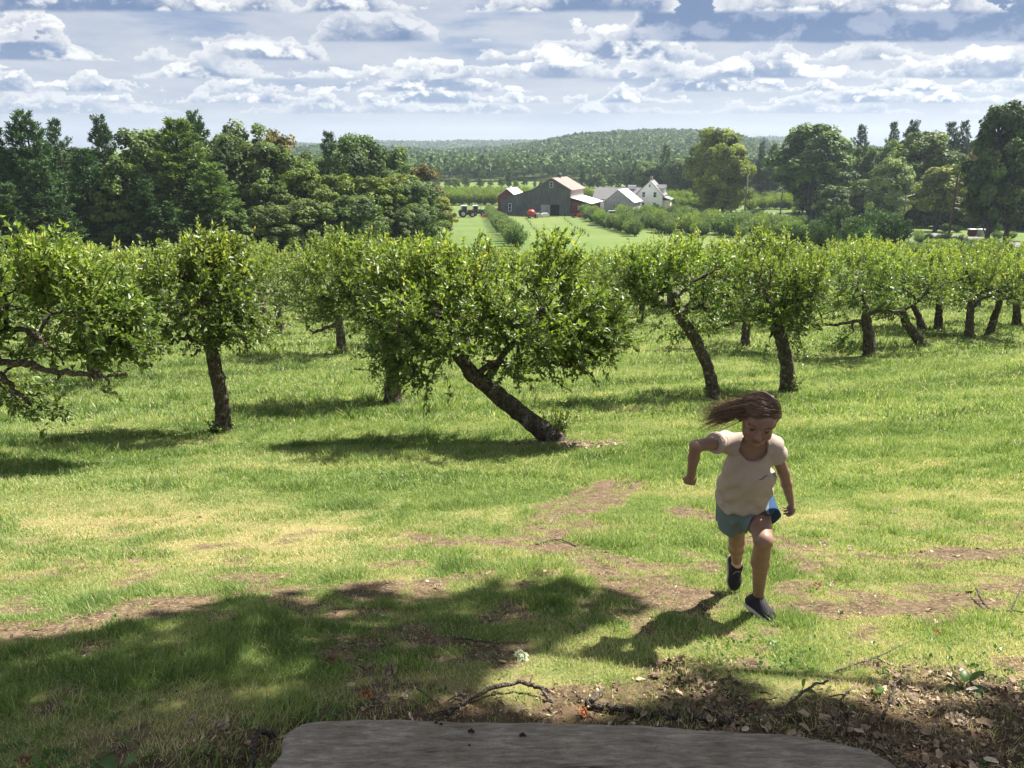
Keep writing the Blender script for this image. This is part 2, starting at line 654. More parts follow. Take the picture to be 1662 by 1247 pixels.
m_ground, w_ = new_mat('ground_soil_and_turf')
co = coords(w_)
n1 = w_.noise(co, 14.0, 8.0, 0.7)
n2 = w_.noise(co, 0.9, 6.0, 0.6)
n3 = w_.noise(co, 0.05, 5.0, 0.6)
soil = w_.mix(w_.sstep(n1, 0.30, 0.72), (0.050, 0.034, 0.020), (0.150, 0.106, 0.064))
soil = w_.mix(w_.sstep(w_.noise(co, 60.0, 4.0, 0.6), 0.52, 0.66), soil, (0.23, 0.18, 0.115))
turf = w_.mix(w_.sstep(n1, 0.3, 0.7), (0.055, 0.085, 0.022), (0.12, 0.16, 0.045))
turf = w_.mix(w_.math('MULTIPLY', attr(w_, 'dry'), 0.8), turf, (0.25, 0.20, 0.09))
fieldc = w_.mix(w_.sstep(w_.math('ADD', w_.math('MULTIPLY', n2, 0.5), w_.math('MULTIPLY', n3, 0.5)), 0.38, 0.62), (0.085, 0.135, 0.036), (0.135, 0.170, 0.052))
c_ = w_.mix(attr(w_, 'far'), turf, fieldc)
c_ = w_.mix(w_.sstep(attr(w_, 'dirt'), 0.1, 0.75), c_, soil)
c_ = w_.mix(attr(w_, 'litter'), c_, w_.mix(w_.sstep(n1, 0.35, 0.65), (0.045, 0.028, 0.018), (0.12, 0.08, 0.05)))
finish(w_, bsdf(w_, c_, 0.95, 0.1, n1, 0.6, 0.02))


def build_ground():
    xs = np.sinh(np.linspace(-7.2, 7.2, 470)) * 2.9
    xs = np.concatenate([[-7000, -5500], xs[(xs > -4500) & (xs < 4500)], [5500, 7000]])
    ys = np.concatenate([[-60, -30, -15, -8, -4, -2], np.arange(-1, 7, 0.045), np.geomspace(7.05, 5200, 330)])
    X, Y = np.meshgrid(xs, ys)
    Z = zg(X, Y)
    nx, ny = len(xs), len(ys)
    i = np.arange(nx - 1)[None] + (np.arange(ny - 1) * nx)[:, None]
    F = np.stack([i, i + 1, i + nx + 1, i + nx], -1).reshape(-1, 4)
    g = Geo()
    g.add(np.stack([X, Y, Z], -1).reshape(-1, 3), F)
    xr, yr = X.ravel(), Y.ravel()
    near = yr < 12
    dirt = np.where(near, dirt_at(xr, yr), 0)
    # worn earth: farm yard, the track beside the field
    for pts, wd in YARD:
        d = seg_dist(xr, yr, pts)
        dirt = np.maximum(dirt, ss(wd + (fbm(xr * .3, yr * .3, 3, 9) - .5) * 3 - d, -1.5, 1.5) * (0.5 if wd > 1 else 0.3))
    lit = np.where(near, litter_at(xr, yr), 0)
    o = g.obj('ground', m_ground, smooth=True, pattr={'dirt': dirt, 'litter': lit, 'dry': np.where(near, dry_at(xr, yr), 0.2), 'far': ss(yr, 38, 60)})
    tag(o, kind='structure')
    return o


YARD = [(pline([(700, 352), (745, 351), (800, 350), (860, 352), (930, 352)]), 2.2),
        (pline([(742, 352), (742, 372), (745, 395)]), 0.5), (pline([(764, 352), (768, 372), (775, 395)]), 0.5)]
ground = build_ground()

# road that crosses the slope to the right
m_road, w_ = new_mat('old_asphalt')
co = coords(w_)
finish(w_, bsdf(w_, w_.mix(w_.sstep(w_.noise(co, 1.2, 7.0, 0.7), 0.35, 0.65), (0.12, 0.12, 0.118), (0.21, 0.205, 0.20)), 0.9, 0.2))
cl = smooth_path(pline([(1800, 424), (1700, 407), (1640, 399), (1570, 389), (1500, 381), (1440, 373), (1380, 366), (1320, 358), (1285, 352), (1262, 349), (1235, 346), (1180, 345)]), 12)
g = Geo()
tg = nrm(np.gradient(cl, axis=0))
nm = np.stack([-tg[:, 1], tg[:, 0]], 1)
rows = [cl + nm * k for k in (-3.2, -1.6, 0, 1.6, 3.2)]
for k in range(len(rows)):
    rows[k] = np.column_stack([rows[k], zg(rows[k][:, 0], rows[k][:, 1]) + 0.10])
zc = np.mean([r[:, 2] for r in rows], axis=0)
for r in rows:
    r[:, 2] = zc + 0.06
V = np.concatenate(rows)
n_ = len(cl)
F = [[a * n_ + i, a * n_ + i + 1, (a + 1) * n_ + i + 1, (a + 1) * n_ + i] for a in range(4) for i in range(n_ - 1)]
g.add(V, F)
tag(g.obj('road', m_road, smooth=True), kind='structure')

# ------------------------------------------------------------------ grass blades and litter in front
m_grass = leaf_mat('grass_blade', [(0.0, (0.060, 0.100, 0.030)), (0.3, (0.155, 0.240, 0.070)), (0.55, (0.285, 0.370, 0.135)), (0.75, (0.46, 0.46, 0.24)), (1.0, (0.64, 0.55, 0.38))],
                   trans=0.42, rough=0.55, spec=0.35, val=0.0, tcol=(1.2, 1.2, 0.7))


def build_grass():
    rng = np.random.RandomState(3)
    g = Geo()
    T = np.array([[0, -0.5, 0], [0, 0.5, 0], [0.5, 0.36, 0.05], [0.5, -0.36, 0.05], [1, 0, 0.32]])
    for (y0, y1, N, hgt, wid) in ((1.2, 2.6, 130000, 0.034, 0.0026), (2.6, 4.2, 230000, 0.031, 0.0034), (4.2, 7.0, 230000, 0.035, 0.0050),
                                  (7.0, 12.0, 190000, 0.050, 0.0085), (12.0, 22.0, 140000, 0.072, 0.016), (22.0, 42.0, 80000, 0.10, 0.034)):
        N = int(N * GRASS * (1.45 if y1 < 5 else 1.25))
        Y = y0 + (y1 - y0) * rng.rand(N)
        hw = 0.80 * Y + 2.0
        X = (rng.rand(N) * 2 - 1) * hw
        if y1 < 13:
            d, l = dirt_at(X, Y), litter_at(X, Y)
            keep = rng.rand(N) > np.maximum(np.maximum(d * 1.05, l * 0.86), 0.50 * dry_at(X, Y) * (Y < 7))
            X, Y = X[keep], Y[keep]
        # clump: pull a third of the blades towards tuft centres
        N = len(X)
        dry = dry_at(X, Y)
        lush = fbm(X * 1.7, Y * 1.7, 3, 91)
        tuft = ss(fbm(X * 3.5, Y * 3.5, 2, 101), 0.55, 0.75)
        h = hgt * (0.55 + 0.9 * rng.rand(N)) * (0.65 + 0.6 * lush + 1.0 * tuft) * (1 - 0.35 * dry)
        h = h * np.where((np.abs(X) > 0) & (Y > 9) & (Y < 26), 1 + 0.5 * ss(fbm(X * .6, Y * .8, 3, 12), .5, .7), 1)
        pos = np.stack([X, Y, zg(X, Y) - 0.004], 1)
        up = np.stack([rng.randn(N) * 0.42, rng.randn(N) * 0.42, np.ones(N)], 1)
        up[:, 0] += (lush - 0.5) * 1.2
        fl = rdir(rng, N)
        # blades partly turned to the eye so that the sward closes
        wv = wid * (0.7 + 0.7 * rng.rand(N))
        sc = np.stack([h, wv, h * (0.3 + rng.rand(N))], 1)
        row = Y - 0.55 * X + 0.8 * fbm(X * .3, Y * .3, 2, 44)
        band = fbm(row * 1.1, X * 0.08, 3, 48)
        v = np.clip(0.10 + 0.26 * lush + 0.75 * (band - .36) + 0.55 * dry * rng.rand(N) ** 0.7 + rng.randn(N) * 0.10, 0, 1)
        # long-bladed dark tussocks
        v = np.where(tuft > 0.6, v * 0.75, v)
        stray = rng.rand(N) < 0.06
        v = np.where(stray, 0.9, v)
        ax = nrm(up)
        V, _ = place(T, np.array([[0, 1, 2, 3]]), pos, ax, fl, sc)
        k = np.arange(N) * 5
        g.add(V, np.stack([k, k + 1, k + 2, k + 3], 1), v)
        n0 = g.n - N * 5
        g.F3.append(np.stack([k + 3, k + 2, k + 4], 1) + n0)
        g.A3.append(v.copy())
        g.M3.append(np.zeros(N, int))
    o = g.obj('grass', m_grass)
    tag(o, 'short green and straw coloured grass covering the orchard slope', 'grass', kind='stuff')


GRASS = 1.0
build_grass()

m_litter, w_ = new_mat('dead_leaves_and_chips')
c_ = w_.ramp(attr(w_), [(0.0, (0.050, 0.034, 0.022)), (0.35, (0.18, 0.125, 0.078)), (0.65, (0.34, 0.245, 0.155)), (0.86, (0.50, 0.40, 0.28)), (1.0, (0.66, 0.60, 0.50))])
finish(w_, bsdf(w_, c_, 0.75, 0.25, w_.noise(coords(w_), 60.0, 3.0, 0.6), 0.4, 0.004))


def build_litter():
    rng = np.random.RandomState(5)
    g = Geo()
    N = 200000
    Y = 0.9 + 2.3 * rng.rand(N) ** 1.2
    X = (rng.rand(N) * 2 - 1) * (0.80 * Y + 1.8)
    l = litter_at(X, Y)
    dens = 0.25 + 0.75 * ss(fbm(X * 6, Y * 6, 3, 15), 0.35, 0.6)
    dens = dens * (0.18 + 0.82 * ss(X, -0.7, 0.7))
    d = dirt_at(X, Y)
    p = np.maximum(l * dens, 0.07 * d + 0.012)
    k = rng.rand(N) < p
    X, Y, l = X[k], Y[k], l[k]
    # a sprinkling further out on the worn patches
    N2 = 16000
    Y2 = 3 + 5 * rng.rand(N2)
    X2 = (rng.rand(N2) * 2 - 1) * (0.7 * Y2 + 0.5)
    k = rng.rand(N2) < dirt_at(X2, Y2) * 0.5 + 0.006
    X = np.concatenate([X, X2[k]])
    Y = np.concatenate([Y, Y2[k]])
    l = np.concatenate([l, np.zeros(k.sum())])
    N = len(X)
    z = zg(X, Y) + rng.rand(N) * 0.018 * (0.3 + l)
    an = np.array([0, .75, 1.35, 2.1, 3.14, 4.1, 4.9, 5.6])
    T = np.vstack([[0, 0, 0], np.stack([np.cos(an) * .5, np.sin(an) * .30, .30 * np.cos(an) ** 2 * .5 + .22 * np.sin(an) ** 2], 1)])
    TF = np.array([[0, 1 + j, 1 + (j + 1) % 8] for j in range(8)])
    up = np.stack([rng.randn(N) * 0.5, rng.randn(N) * 0.5, np.ones(N)], 1)
    chip = rng.rand(N) < 0.72
    s = np.where(chip, 0.007 + 0.015 * rng.rand(N) ** 1.5, 0.010 + 0.036 * rng.rand(N) ** 3.5)
    sc = np.stack([s * np.where(chip, 1.25, 1), s * np.where(chip, 0.18 + 0.35 * rng.rand(N), 0.9), s * np.where(chip, .25, rng.rand(N) * 1.6 - .4)], 1)
    V, F = place(T, TF, np.stack([X, Y, z], 1), rdir(rng, N) * [1, 1, 0.15], up, sc)
    V = V + (rng.randn(N, 9, 3) * (s * [[.05]]).T[:, None, :] if False else rng.randn(N, 9, 3) * (s * .055)[:, None, None]).reshape(-1, 3)
    g.add(V, F, np.repeat(np.clip(rng.beta(1.3, 2.4, N) + 0.03, 0, 1), 8))
    o = g.obj('leaf_litter', m_litter)
    tag(o, 'brown wood chips and dead leaves scattered on the earth around the stone slab', 'leaf litter', kind='stuff')


build_litter()
# ------------------------------------------------------------------ apple trees
m_apple = leaf_mat('apple_leaf', [(0.0, (0.055, 0.092, 0.024)), (0.45, (0.150, 0.215, 0.055)), (0.8, (0.27, 0.34, 0.10)), (0.95, (0.42, 0.43, 0.15)), (1.0, (0.52, 0.40, 0.11))],
                   trans=0.40, rough=0.42, spec=0.5, hue=0.02, val=0.12, tcol=(1.45, 1.5, 0.5))
m_applebark = bark_mat('apple_bark', (0.070, 0.055, 0.044), (0.19, 0.155, 0.125), 16.0, (0.22, 0.205, 0.175))


def apple_parts(seed, trunk, trad, lobes, limbs=(), NT_=330, leaves=28, lsz=0.084, shoots=40, nlow=0.0):
    """trunk polyline (relative to base), crown lobes [(centre, radii, weight)], named limbs [(points, r0, r1)]"""
    rng = np.random.RandomState(seed)
    tk, cr = Geo(), Geo()
    tp = smooth_path(trunk, 5)
    n = len(tp)
    rr = np.interp(np.linspace(0, 1, n), [0, 0.08, 0.25, 0.7, 1], [trad * 1.45, trad * 1.12, trad * 0.98, trad * 0.82, trad * 0.6])
    rr = rr * (1 + 0.04 * rng.randn(n))
    tp = tp + rng.randn(n, 3) * trad * 0.10 * np.linspace(0, 1, n)[:, None]
    tp[0, 2] -= 0.12
    add_tube(tk, tp, rr, 14, rough=0.07, rng=rng)
    nodes = [tp[i] for i in range(int(n * 0.72), n)]
    nrad = [rr[i] * 0.8 for i in range(int(n * 0.72), n)]
    for pts, r0, r1 in limbs:
        lp = smooth_path(pts, 5)
        lp[1:] += rng.randn(len(lp) - 1, 3) * r0 * 0.35
        lr = np.linspace(r0, r1, len(lp)) * (1 + 0.1 * rng.randn(len(lp)))
        add_tube(tk, lp, lr, 9, rough=0.10, rng=rng)
        for i in range(2, len(lp)):
            nodes.append(lp[i])
            nrad.append(lr[i])
    top = tp[-1]
    W = np.array([l[2] for l in lobes], float)
    T = []
    while len(T) < NT_:
        l = lobes[rng.choice(len(lobes), p=W / W.sum())]
        d = rdir(rng, 1)[0]
        r = rng.rand() ** 0.42
        q = np.array(l[0]) + d * r * np.array(l[1])
        k = 1.45
        if mnoise.noise(Vector(q * k) + Vector((seed * 3.1, 0, 0))) < 0.0 and r < 0.98:
            continue
        T.append(q)
    T = np.array(T)
    far = T[np.argsort(np.linalg.norm(T - top, axis=1))]
    # scaffold: farthest-point picks
    pick = [far[len(far) // 2]]
    for _ in range(8):
        dd = np.min([np.linalg.norm(T - p, axis=1) for p in pick], axis=0)
        pick.append(T[np.argmax(dd)])
    order = [(top + (p - top) * 0.72, 0.36) for p in pick]
    mid = T[rng.permutation(len(T))[:46]]
    order += [(p, 0.17) for p in mid[np.argsort(np.linalg.norm(mid - top, axis=1))]]
    order += [(p, 0.05) for p in far]
    nodes = [np.asarray(x) for x in nodes]
    tips = []
    for tgt, rk in order:
        A = np.array(nodes)
        dd = np.linalg.norm(A - tgt, axis=1) + (0.25 * np.maximum(0, A[:, 2] - tgt[2]))
        j = int(np.argmin(dd))
        a = nodes[j]
        L = np.linalg.norm(tgt - a)
        if L < 0.05:
            tips.append((tgt, nrm(tgt - top)))
            continue
        r0 = min(nrad[j] * 0.8, max(0.007, trad * rk))
        r1 = max(0.004, r0 * 0.42)
        c = (a + tgt) / 2 + np.array([0, 0, 0.12 * L]) + rng.randn(3) * L * 0.12
        m = 6 if rk > 0.3 else 4
        tt = np.linspace(0, 1, m)[:, None]
        pts = (1 - tt) ** 2 * a + 2 * tt * (1 - tt) * c + tt ** 2 * tgt
        pts[1:-1] += rng.randn(m - 2, 3) * L * 0.035
        rad = np.linspace(r0, r1, m)
        add_tube(tk, pts, rad, 7 if rk > 0.1 else 4, cap=False)
        for i in range(1, m):
            nodes.append(pts[i])
            nrad.append(rad[i])
        if rk < 0.2:
            tips.append((tgt, nrm(tgt - pts[-2])))
    tips = tips[-NT_:]
    # leafy twigs
    tp_ = np.array([t[0] for t in tips])
    td = np.array([t[1] for t in tips])
    out = nrm(tp_ - (top - np.array([0, 0, 0.6])))
    zt = tp_[:, 2]
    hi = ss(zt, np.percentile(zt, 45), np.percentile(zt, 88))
    K = leaves
    P0, AX, SZ, VV = [], [], [], []
    for i in range(len(tp_)):
        for b in range(2):
            dirn = nrm(out[i] * 0.6 + td[i] * 0.5 + np.array([0, 0, 0.25 + 0.9 * hi[i] - (0.55 if hi[i] < 0.05 else 0)]) + rng.randn(3) * 0.45)
            L = 0.20 + 0.22 * rng.rand()
            base = tp_[i] + rng.randn(3) * 0.05
            add_tube(tk, [base, base + dirn * L], [0.005, 0.003], 3, cap=False)
            t = rng.rand(K // 2)
            P0.append(base + dirn * L * t[:, None] + rng.randn(K // 2, 3) * 0.012)
            a = nrm(dirn * (0.35 + 0.4 * t[:, None]) + rdir(rng, K // 2) * 0.9 + [0, 0, 0.15])
            AX.append(a)
            SZ.append(lsz * (0.55 + 0.7 * rng.rand(K // 2)))
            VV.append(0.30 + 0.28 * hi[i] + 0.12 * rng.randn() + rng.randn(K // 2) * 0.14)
    # upright water shoots along the top
    topi = np.argsort(-zt)[: max(3, len(zt) // 3)]
    for _ in range(shoots):
        i = topi[rng.randint(len(topi))]
        L = 0.22 + 0.36 * rng.rand() ** 1.5
        base = tp_[i]
        dirn = nrm(np.array([rng.randn() * 0.16, rng.randn() * 0.16, 1.0]))
        add_tube(tk, [base, base + dirn * L], [0.006, 0.003], 3, cap=False)
        t = np.linspace(0.05, 1, 20)
        P0.append(base + dirn * L * t[:, None])
        ang = np.arange(20) * 2.4
        AX.append(nrm(np.stack([np.cos(ang), np.sin(ang), 0.7 + 0.8 * t], 1)))
        SZ.append(lsz * (1.0 - 0.35 * t) * (0.8 + 0.4 * rng.rand(20)))
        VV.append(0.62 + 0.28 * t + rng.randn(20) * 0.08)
    P0, AX, SZ, VV = map(np.concatenate, (P0, AX, SZ, VV))
    up = nrm(np.cross(np.cross(AX, np.array([0, 0, 1.0]) + rng.randn(len(AX), 3) * 0.65), AX))
    V, F = place(LEAF, LEAF_F, P0, AX, up, SZ)
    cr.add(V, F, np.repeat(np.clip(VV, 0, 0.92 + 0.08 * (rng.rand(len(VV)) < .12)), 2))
    return tk, cr


def sucker_geo(seed, r=0.25, h=0.35, n=420, lsz=0.06):
    rng = np.random.RandomState(seed)
    g = Geo()
    P0, AX, SZ = [], [], []
    for s in range(max(6, n // 22)):
        a = rng.rand() * 6.28
        b = np.array([math.cos(a), math.sin(a), 0]) * r * (0.3 + 0.6 * rng.rand())
        d = nrm(b * 0.9 / max(r, .01) * 0.5 + [0, 0, 1.2] + rng.randn(3) * 0.25)
        L = h * (0.5 + 0.6 * rng.rand())
        add_tube(g, [b * 0.6 + [0, 0, -0.03], b + d * L], [0.005, 0.002], 3, a=0.05, cap=False)
        t = 0.15 + 0.85 * rng.rand(22)
        P0.append(b * 0.6 + (b * .4 + d * L) * t[:, None])
        AX.append(nrm(rdir(rng, 22) + d * 0.5))
        SZ.append(lsz * (0.5 + 0.7 * rng.rand(22)))
    P0, AX, SZ = map(np.concatenate, (P0, AX, SZ))
    V, F = place(LEAF, LEAF_F, P0, AX, np.array([0, 0, 1.0]) + rng.randn(len(P0), 3) * 0.6, SZ)
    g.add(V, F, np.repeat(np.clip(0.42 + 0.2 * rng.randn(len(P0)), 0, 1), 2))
    return g


def px_apple(seed, base_px, D, trunk_px, trad, lobes_px, limbs_px, label, NT_=330, suck=None, dshift=(), shoots=40, **kw):
    """a tree whose trunk and crown outline are read off the photograph at distance D"""
    b = P(*base_px, D)
    b[2] = zg(b[0], b[1])
    dz = b[2] - P(*base_px, D)[2]
    rel = lambda x, y, dd=0.0: P(x, y, D + dd) - b + [0, 0, dz * 0.5]
    tr = [np.array([0, 0, 0.0])] + [rel(*p) for p in trunk_px]
    mpp = D * 1.03 / FPX * 1.04
    lobes = [(rel(x, y, dd), (rx * mpp, max(ry * mpp, rx * mpp) * dep, ry * mpp), wt) for x, y, rx, ry, dd, dep, wt in lobes_px]
    limbs = [([rel(*p) for p in pts], r0, r1) for pts, r0, r1 in limbs_px]
    tk, cr = apple_parts(seed, tr, trad, lobes, limbs, NT_, shoots=shoots, **kw)
    e = empty('apple_tree', b, label, 'apple tree', 'apple trees of the orchard')
    tk.obj('trunk', m_applebark, e, smooth=True)
    cr.obj('crown', m_apple, e)
    if suck:
        o = sucker_geo(seed + 9, *suck).obj('basal_shoots', m_apple, e)
    return e


px_apple(11, (-150, 770), 8.6, [(-140, 700), (-120, 640), (-95, 590)], 0.15,
         [(70, 520, 150, 76, 0.25, 0.7, 5), (20, 655, 75, 26, 0.5, 0.8, 0.45), (-60, 520, 120, 70, 0, 0.8, 1.5), (165, 550, 60, 50, 0.2, .8, 1.2), (60, 450, 70, 30, 0, .8, 0.5), (185, 625, 40, 20, -0.2, .8, 0.35)],
         [([(-95, 592), (-30, 592, -.1), (20, 598, -.2), (60, 607, -.3), (110, 617, -.3), (150, 616, -.3), (205, 622, -.3)], 0.055, 0.018),
          ([(-95, 592), (-30, 560), (35, 545), (75, 570), (105, 595)], 0.045, 0.016),
          ([(-110, 620), (-40, 615), (10, 630, -.1), (52, 665, -.1)], 0.05, 0.02)],
         'apple tree at the left edge whose pale bare limb reaches into the picture', 520)
px_apple(12, (362, 694), 11.2, [(360, 650), (350, 600), (340, 550), (331, 512), (326, 470)], 0.108,
         [(322, 468, 112, 66, 0, 0.9, 5), (355, 515, 85, 32, 0, 0.9, 1.4), (255, 530, 50, 32, 0, 0.9, 0.9), (335, 420, 50, 26, 0, .9, 0.9)],
         [([(339, 555), (318, 548, -.1), (298, 545, -.1), (275, 552, -.2)], 0.06, 0.02), ([(345, 560, .1), (375, 540, .15), (395, 545, .2), (402, 565, .2)], 0.04, 0.015)],
         'upright apple tree with a split trunk and leafy base left of the leaning one', 470, (0.22, 0.26, 420))
px_apple(13, (905, 716), 10.4, [(880, 698), (852, 676), (822, 652), (790, 625), (765, 604), (740, 570), (725, 540)], 0.132,
         [(770, 500, 165, 72, 0, 0.85, 5), (830, 545, 120, 58, -.2, 0.8, 2.4), (660, 555, 70, 55, -.1, 0.9, 2.2), (930, 560, 62, 52, 0, .9, 1.3), (700, 610, 42, 26, -.2, .9, 0.5),
          (690, 455, 85, 38, .2, .9, 1.4), (880, 440, 70, 36, .2, .9, 1.1), (960, 520, 55, 40, 0, .9, 0.8)],
         [([(772, 610), (800, 590, -.1), (850, 592, -.2), (905, 590, -.2), (950, 600, -.2)], 0.05, 0.015),
          ([(755, 592), (725, 560), (680, 545), (640, 540)], 0.06, 0.02), ([(790, 625), (830, 560, .1), (880, 500, .2)], 0.06, 0.02)],
         'steeply leaning apple tree with a wide crown in the middle of the slope', 900, None, leaves=30, shoots=60)
px_apple(14, (637, 642), 14.2, [(637, 610), (633, 575), (627, 545), (620, 515)], 0.14,
         [(600, 470, 95, 60, 0, 0.9, 4), (560, 430, 60, 36, 0, 0.9, 1.2), (650, 530, 40, 32, 0.2, 0.9, 0.7), (540, 480, 55, 45, .3, .9, .9)],
         [([(632, 590), (645, 585, -.1), (668, 578, -.1)], 0.05, 0.02), ([(626, 540), (590, 500), (560, 470)], .07, .02)],
         'apple tree with a straight dark trunk just left of the leaning one', 400, (0.22, 0.55, 420))
px_apple(15, (1160, 634), 14.6, [(1152, 598), (1137, 560), (1120, 528), (1102, 505), (1098, 488), (1097, 465)], 0.115,
         [(1110, 445, 80, 48, 0, 0.8, 3), (1050, 475, 52, 42, 0, 0.8, 1.1), (1150, 500, 66, 40, 0.3, 0.8, 1.4), (1040, 430, 62, 34, 0.1, 0.9, 1.0), (1090, 535, 36, 18, 0.2, .8, 0.4)],
         [([(1103, 504), (1090, 493), (1076, 489), (1062, 491)], 0.06, 0.035), ([(1097, 478), (1110, 462), (1130, 446), (1170, 428)], 0.05, 0.02), ([(1096, 470), (1080, 462), (1062, 476)], 0.05, 0.03)],
         'apple tree with a bare crooked trunk bending left behind the running child', 300, (0.34, 0.26, 420))
px_apple(16, (1281, 622), 15.8, [(1278, 585), (1270, 552), (1264, 525), (1258, 495)], 0.15,
         [(1240, 450, 95, 60, 0, 0.9, 4), (1290, 490, 50, 50, 0, 0.9, 1.3), (1190, 470, 50, 50, 0, 0.9, 1.0), (1275, 545, 28, 30, -.2, .9, 0.4)],
         [([(1264, 525), (1235, 510), (1205, 512), (1180, 520), (1152, 527)], 0.06, 0.025), ([(1262, 510), (1290, 480), (1320, 470)], 0.06, 0.02)],
         'apple tree with an ivy covered stout trunk right of the crooked one', 380, (0.25, 0.45, 460))
px_apple(17, (1411, 577), 22.0, [(1410, 545), (1407, 520), (1404, 490)], 0.16,
         [(1390, 450, 85, 46, 0, 0.9, 4), (1350, 480, 40, 35, 0, 0.9, 1), (1440, 480, 40, 30, 0, .9, 1), (1370, 545, 14, 16, -.2, .9, .25)],
         [([(1407, 525), (1385, 522), (1355, 527), (1322, 528)], 0.07, 0.03), ([(1406, 510), (1430, 504), (1462, 503)], 0.06, 0.03)],
         'apple tree with a long low horizontal limb and dark straight trunk', 300, (0.22, 0.2, 200), lsz=0.09)
px_apple(18, (1495, 560), 24.0, [(1487, 545), (1472, 525), (1465, 505)], 0.16,
         [(1480, 450, 85, 46, 0, 0.9, 4), (1450, 500, 30, 25, 0, .9, .6)],
         [([(1468, 512), (1445, 505), (1430, 506)], 0.06, 0.03)],
         'apple tree with a kinked dark trunk leaning left on the right slope', 280, (0.22, 0.2, 200), lsz=0.09)
px_apple(19, (553, 570), 22.4, [(553, 550), (551, 530), (548, 505)], 0.15,
         [(530, 450, 80, 46, 0, 0.9, 4), (480, 480, 40, 30, 0, .9, 1)],
         [([(551, 530), (535, 528), (518, 535), (508, 540)], 0.07, 0.03)],
         'apple tree with one low dark limb standing behind the left ones', 280, (0.35, 0.35, 300), lsz=0.09)
px_apple(20, (1000, 560), 24.0, [(1000, 545), (997, 530), (1003, 520)], 0.07,
         [(975, 465, 60, 46, 0, 0.9, 4), (1000, 545, 26, 18, 0, .9, .8)],
         [([(997, 530), (1010, 515), (1030, 512)], 0.05, 0.03)],
         'thin stemmed apple tree with low foliage in the gap right of centre', 200, None, lsz=0.09)

# repeats further back: four trees copied along the rows
protos = []
for k in range(5):
    r_ = np.random.RandomState(60 + k)
    lean = r_.randn(2) * 0.22
    tr = [(0, 0, 0), (lean[0] * .4, lean[1] * .4, 0.5), (lean[0], lean[1], 1.05), (lean[0] * 1.3, lean[1] * 1.3, 1.5)]
    lob = [((lean[0], lean[1], 2.05), (1.9, 1.9, 0.75), 5)]
    for j in range(4):
        a = r_.rand() * 6.28
        lob.append(((lean[0] + math.cos(a) * 1.3, lean[1] + math.sin(a) * 1.3, 1.75 + .5 * r_.rand()), (0.95, 0.95, 0.6), 1.0))
    tk, cr = apple_parts(70 + k, tr, 0.13 + 0.03 * r_.rand(), lob, (), 230, leaves=30, lsz=0.105, shoots=34)
    protos.append((tk.mesh('apple_trunk', m_applebark, True), cr.mesh('apple_crown', m_apple), sucker_geo(80 + k, 0.25, 0.3, 220).mesh('shoots', m_apple)))


def std_apple(b, k, rz, s, label, suck):
    e = empty('apple_tree', b, label, 'apple tree', 'apple trees of the orchard', rz)
    e.scale = (s, s, s)
    for i, nm_ in enumerate(('trunk', 'crown', 'basal_shoots')):
        if i == 2 and not suck:
            continue
        o = bpy.data.objects.new(nm_, protos[k][i])
        COL.objects.link(o)
        o.parent = e


r_ = np.random.RandomState(99)
taken = [P(*q) for q in ((553, 570, 22.4), (1000, 560, 24.0), (1411, 577, 22.0), (1495, 560, 24.0), (1281, 622, 15.8), (362, 694, 11.2), (637, 642, 14.2))]
for (px, py, lab, k) in ((1572, 549, 'apple tree on the right slope with its trunk hidden in a leafy base', 0),
                         (1606, 542, 'apple tree with a short stout trunk near the right edge', 1),
                         (1522, 534, 'small trunked apple tree behind the kinked one on the right slope', 2),
                         (1497, 534, 'apple tree with a dark leaning trunk seen through the gap on the right', 3),
                         (1650, 527, 'apple tree at the right edge of the picture in the far row', 4)):
    b = G(px, py)
    taken.append(b)
    std_apple(b, k, r_.rand() * 6, 0.95, lab, k == 0)
cnt = 0
for row, D in enumerate((18.5, 24.5, 30.0, 35.5, 41.0)):
    for i in range(-10, 15):
        X = i * (5.4 if row == 0 else 4.7) + (row % 2) * 2.2 + r_.randn() * 0.5 + 0.6
        Y = D + r_.randn() * 0.5 + 0.03 * X
        b = np.array([X, Y, zg(X, Y)])
        px, py = proj(b)
        if px < -190 or px > 1900 or (row == 0 and (px > 290 or px < -150)):
            continue
        if min(np.hypot(b[0] - t[0], b[1] - t[1]) for t in taken) < 3.6:
            continue
        if row in (1,) and (380 < px < 480 or 925 < px < 1090):
            continue
        taken.append(b)
        std_apple(b, r_.randint(5), r_.rand() * 6.28, 0.95 + 0.16 * r_.rand(), 'full leaved apple tree in the crowded far rows, its trunk hidden behind nearer crowns', False)
        cnt += 1
print('apple repeats', cnt)

# shrub of young shoots at the foot of the leaning trunk
sg = sucker_geo(44, 0.16, 0.50, 900, 0.05)
b = G(903, 712)
o = empty('young_bush', b, 'feathery young bush growing beside the foot of the leaning apple trunk', 'bush')
sg.obj('foliage', m_apple, o)
g = Geo()
for i in range(7):
    a_ = i * 0.9
    add_tube(g, [(0.03 * math.cos(a_), 0.03 * math.sin(a_), -0.03), (0.09 * math.cos(a_), 0.09 * math.sin(a_), 0.42)], [0.007, 0.003], 5)
g.obj('stem', m_applebark, o)
# ------------------------------------------------------------------ woodland trees
LS = [(0.0, (0.034, 0.058, 0.018)), (0.5, (0.105, 0.160, 0.042)), (1.0, (0.20, 0.265, 0.075))]


def tint(stops, k):
    return [(p, tuple(min(0.9, a * b) for a, b in zip(c, k))) for p, c in stops]


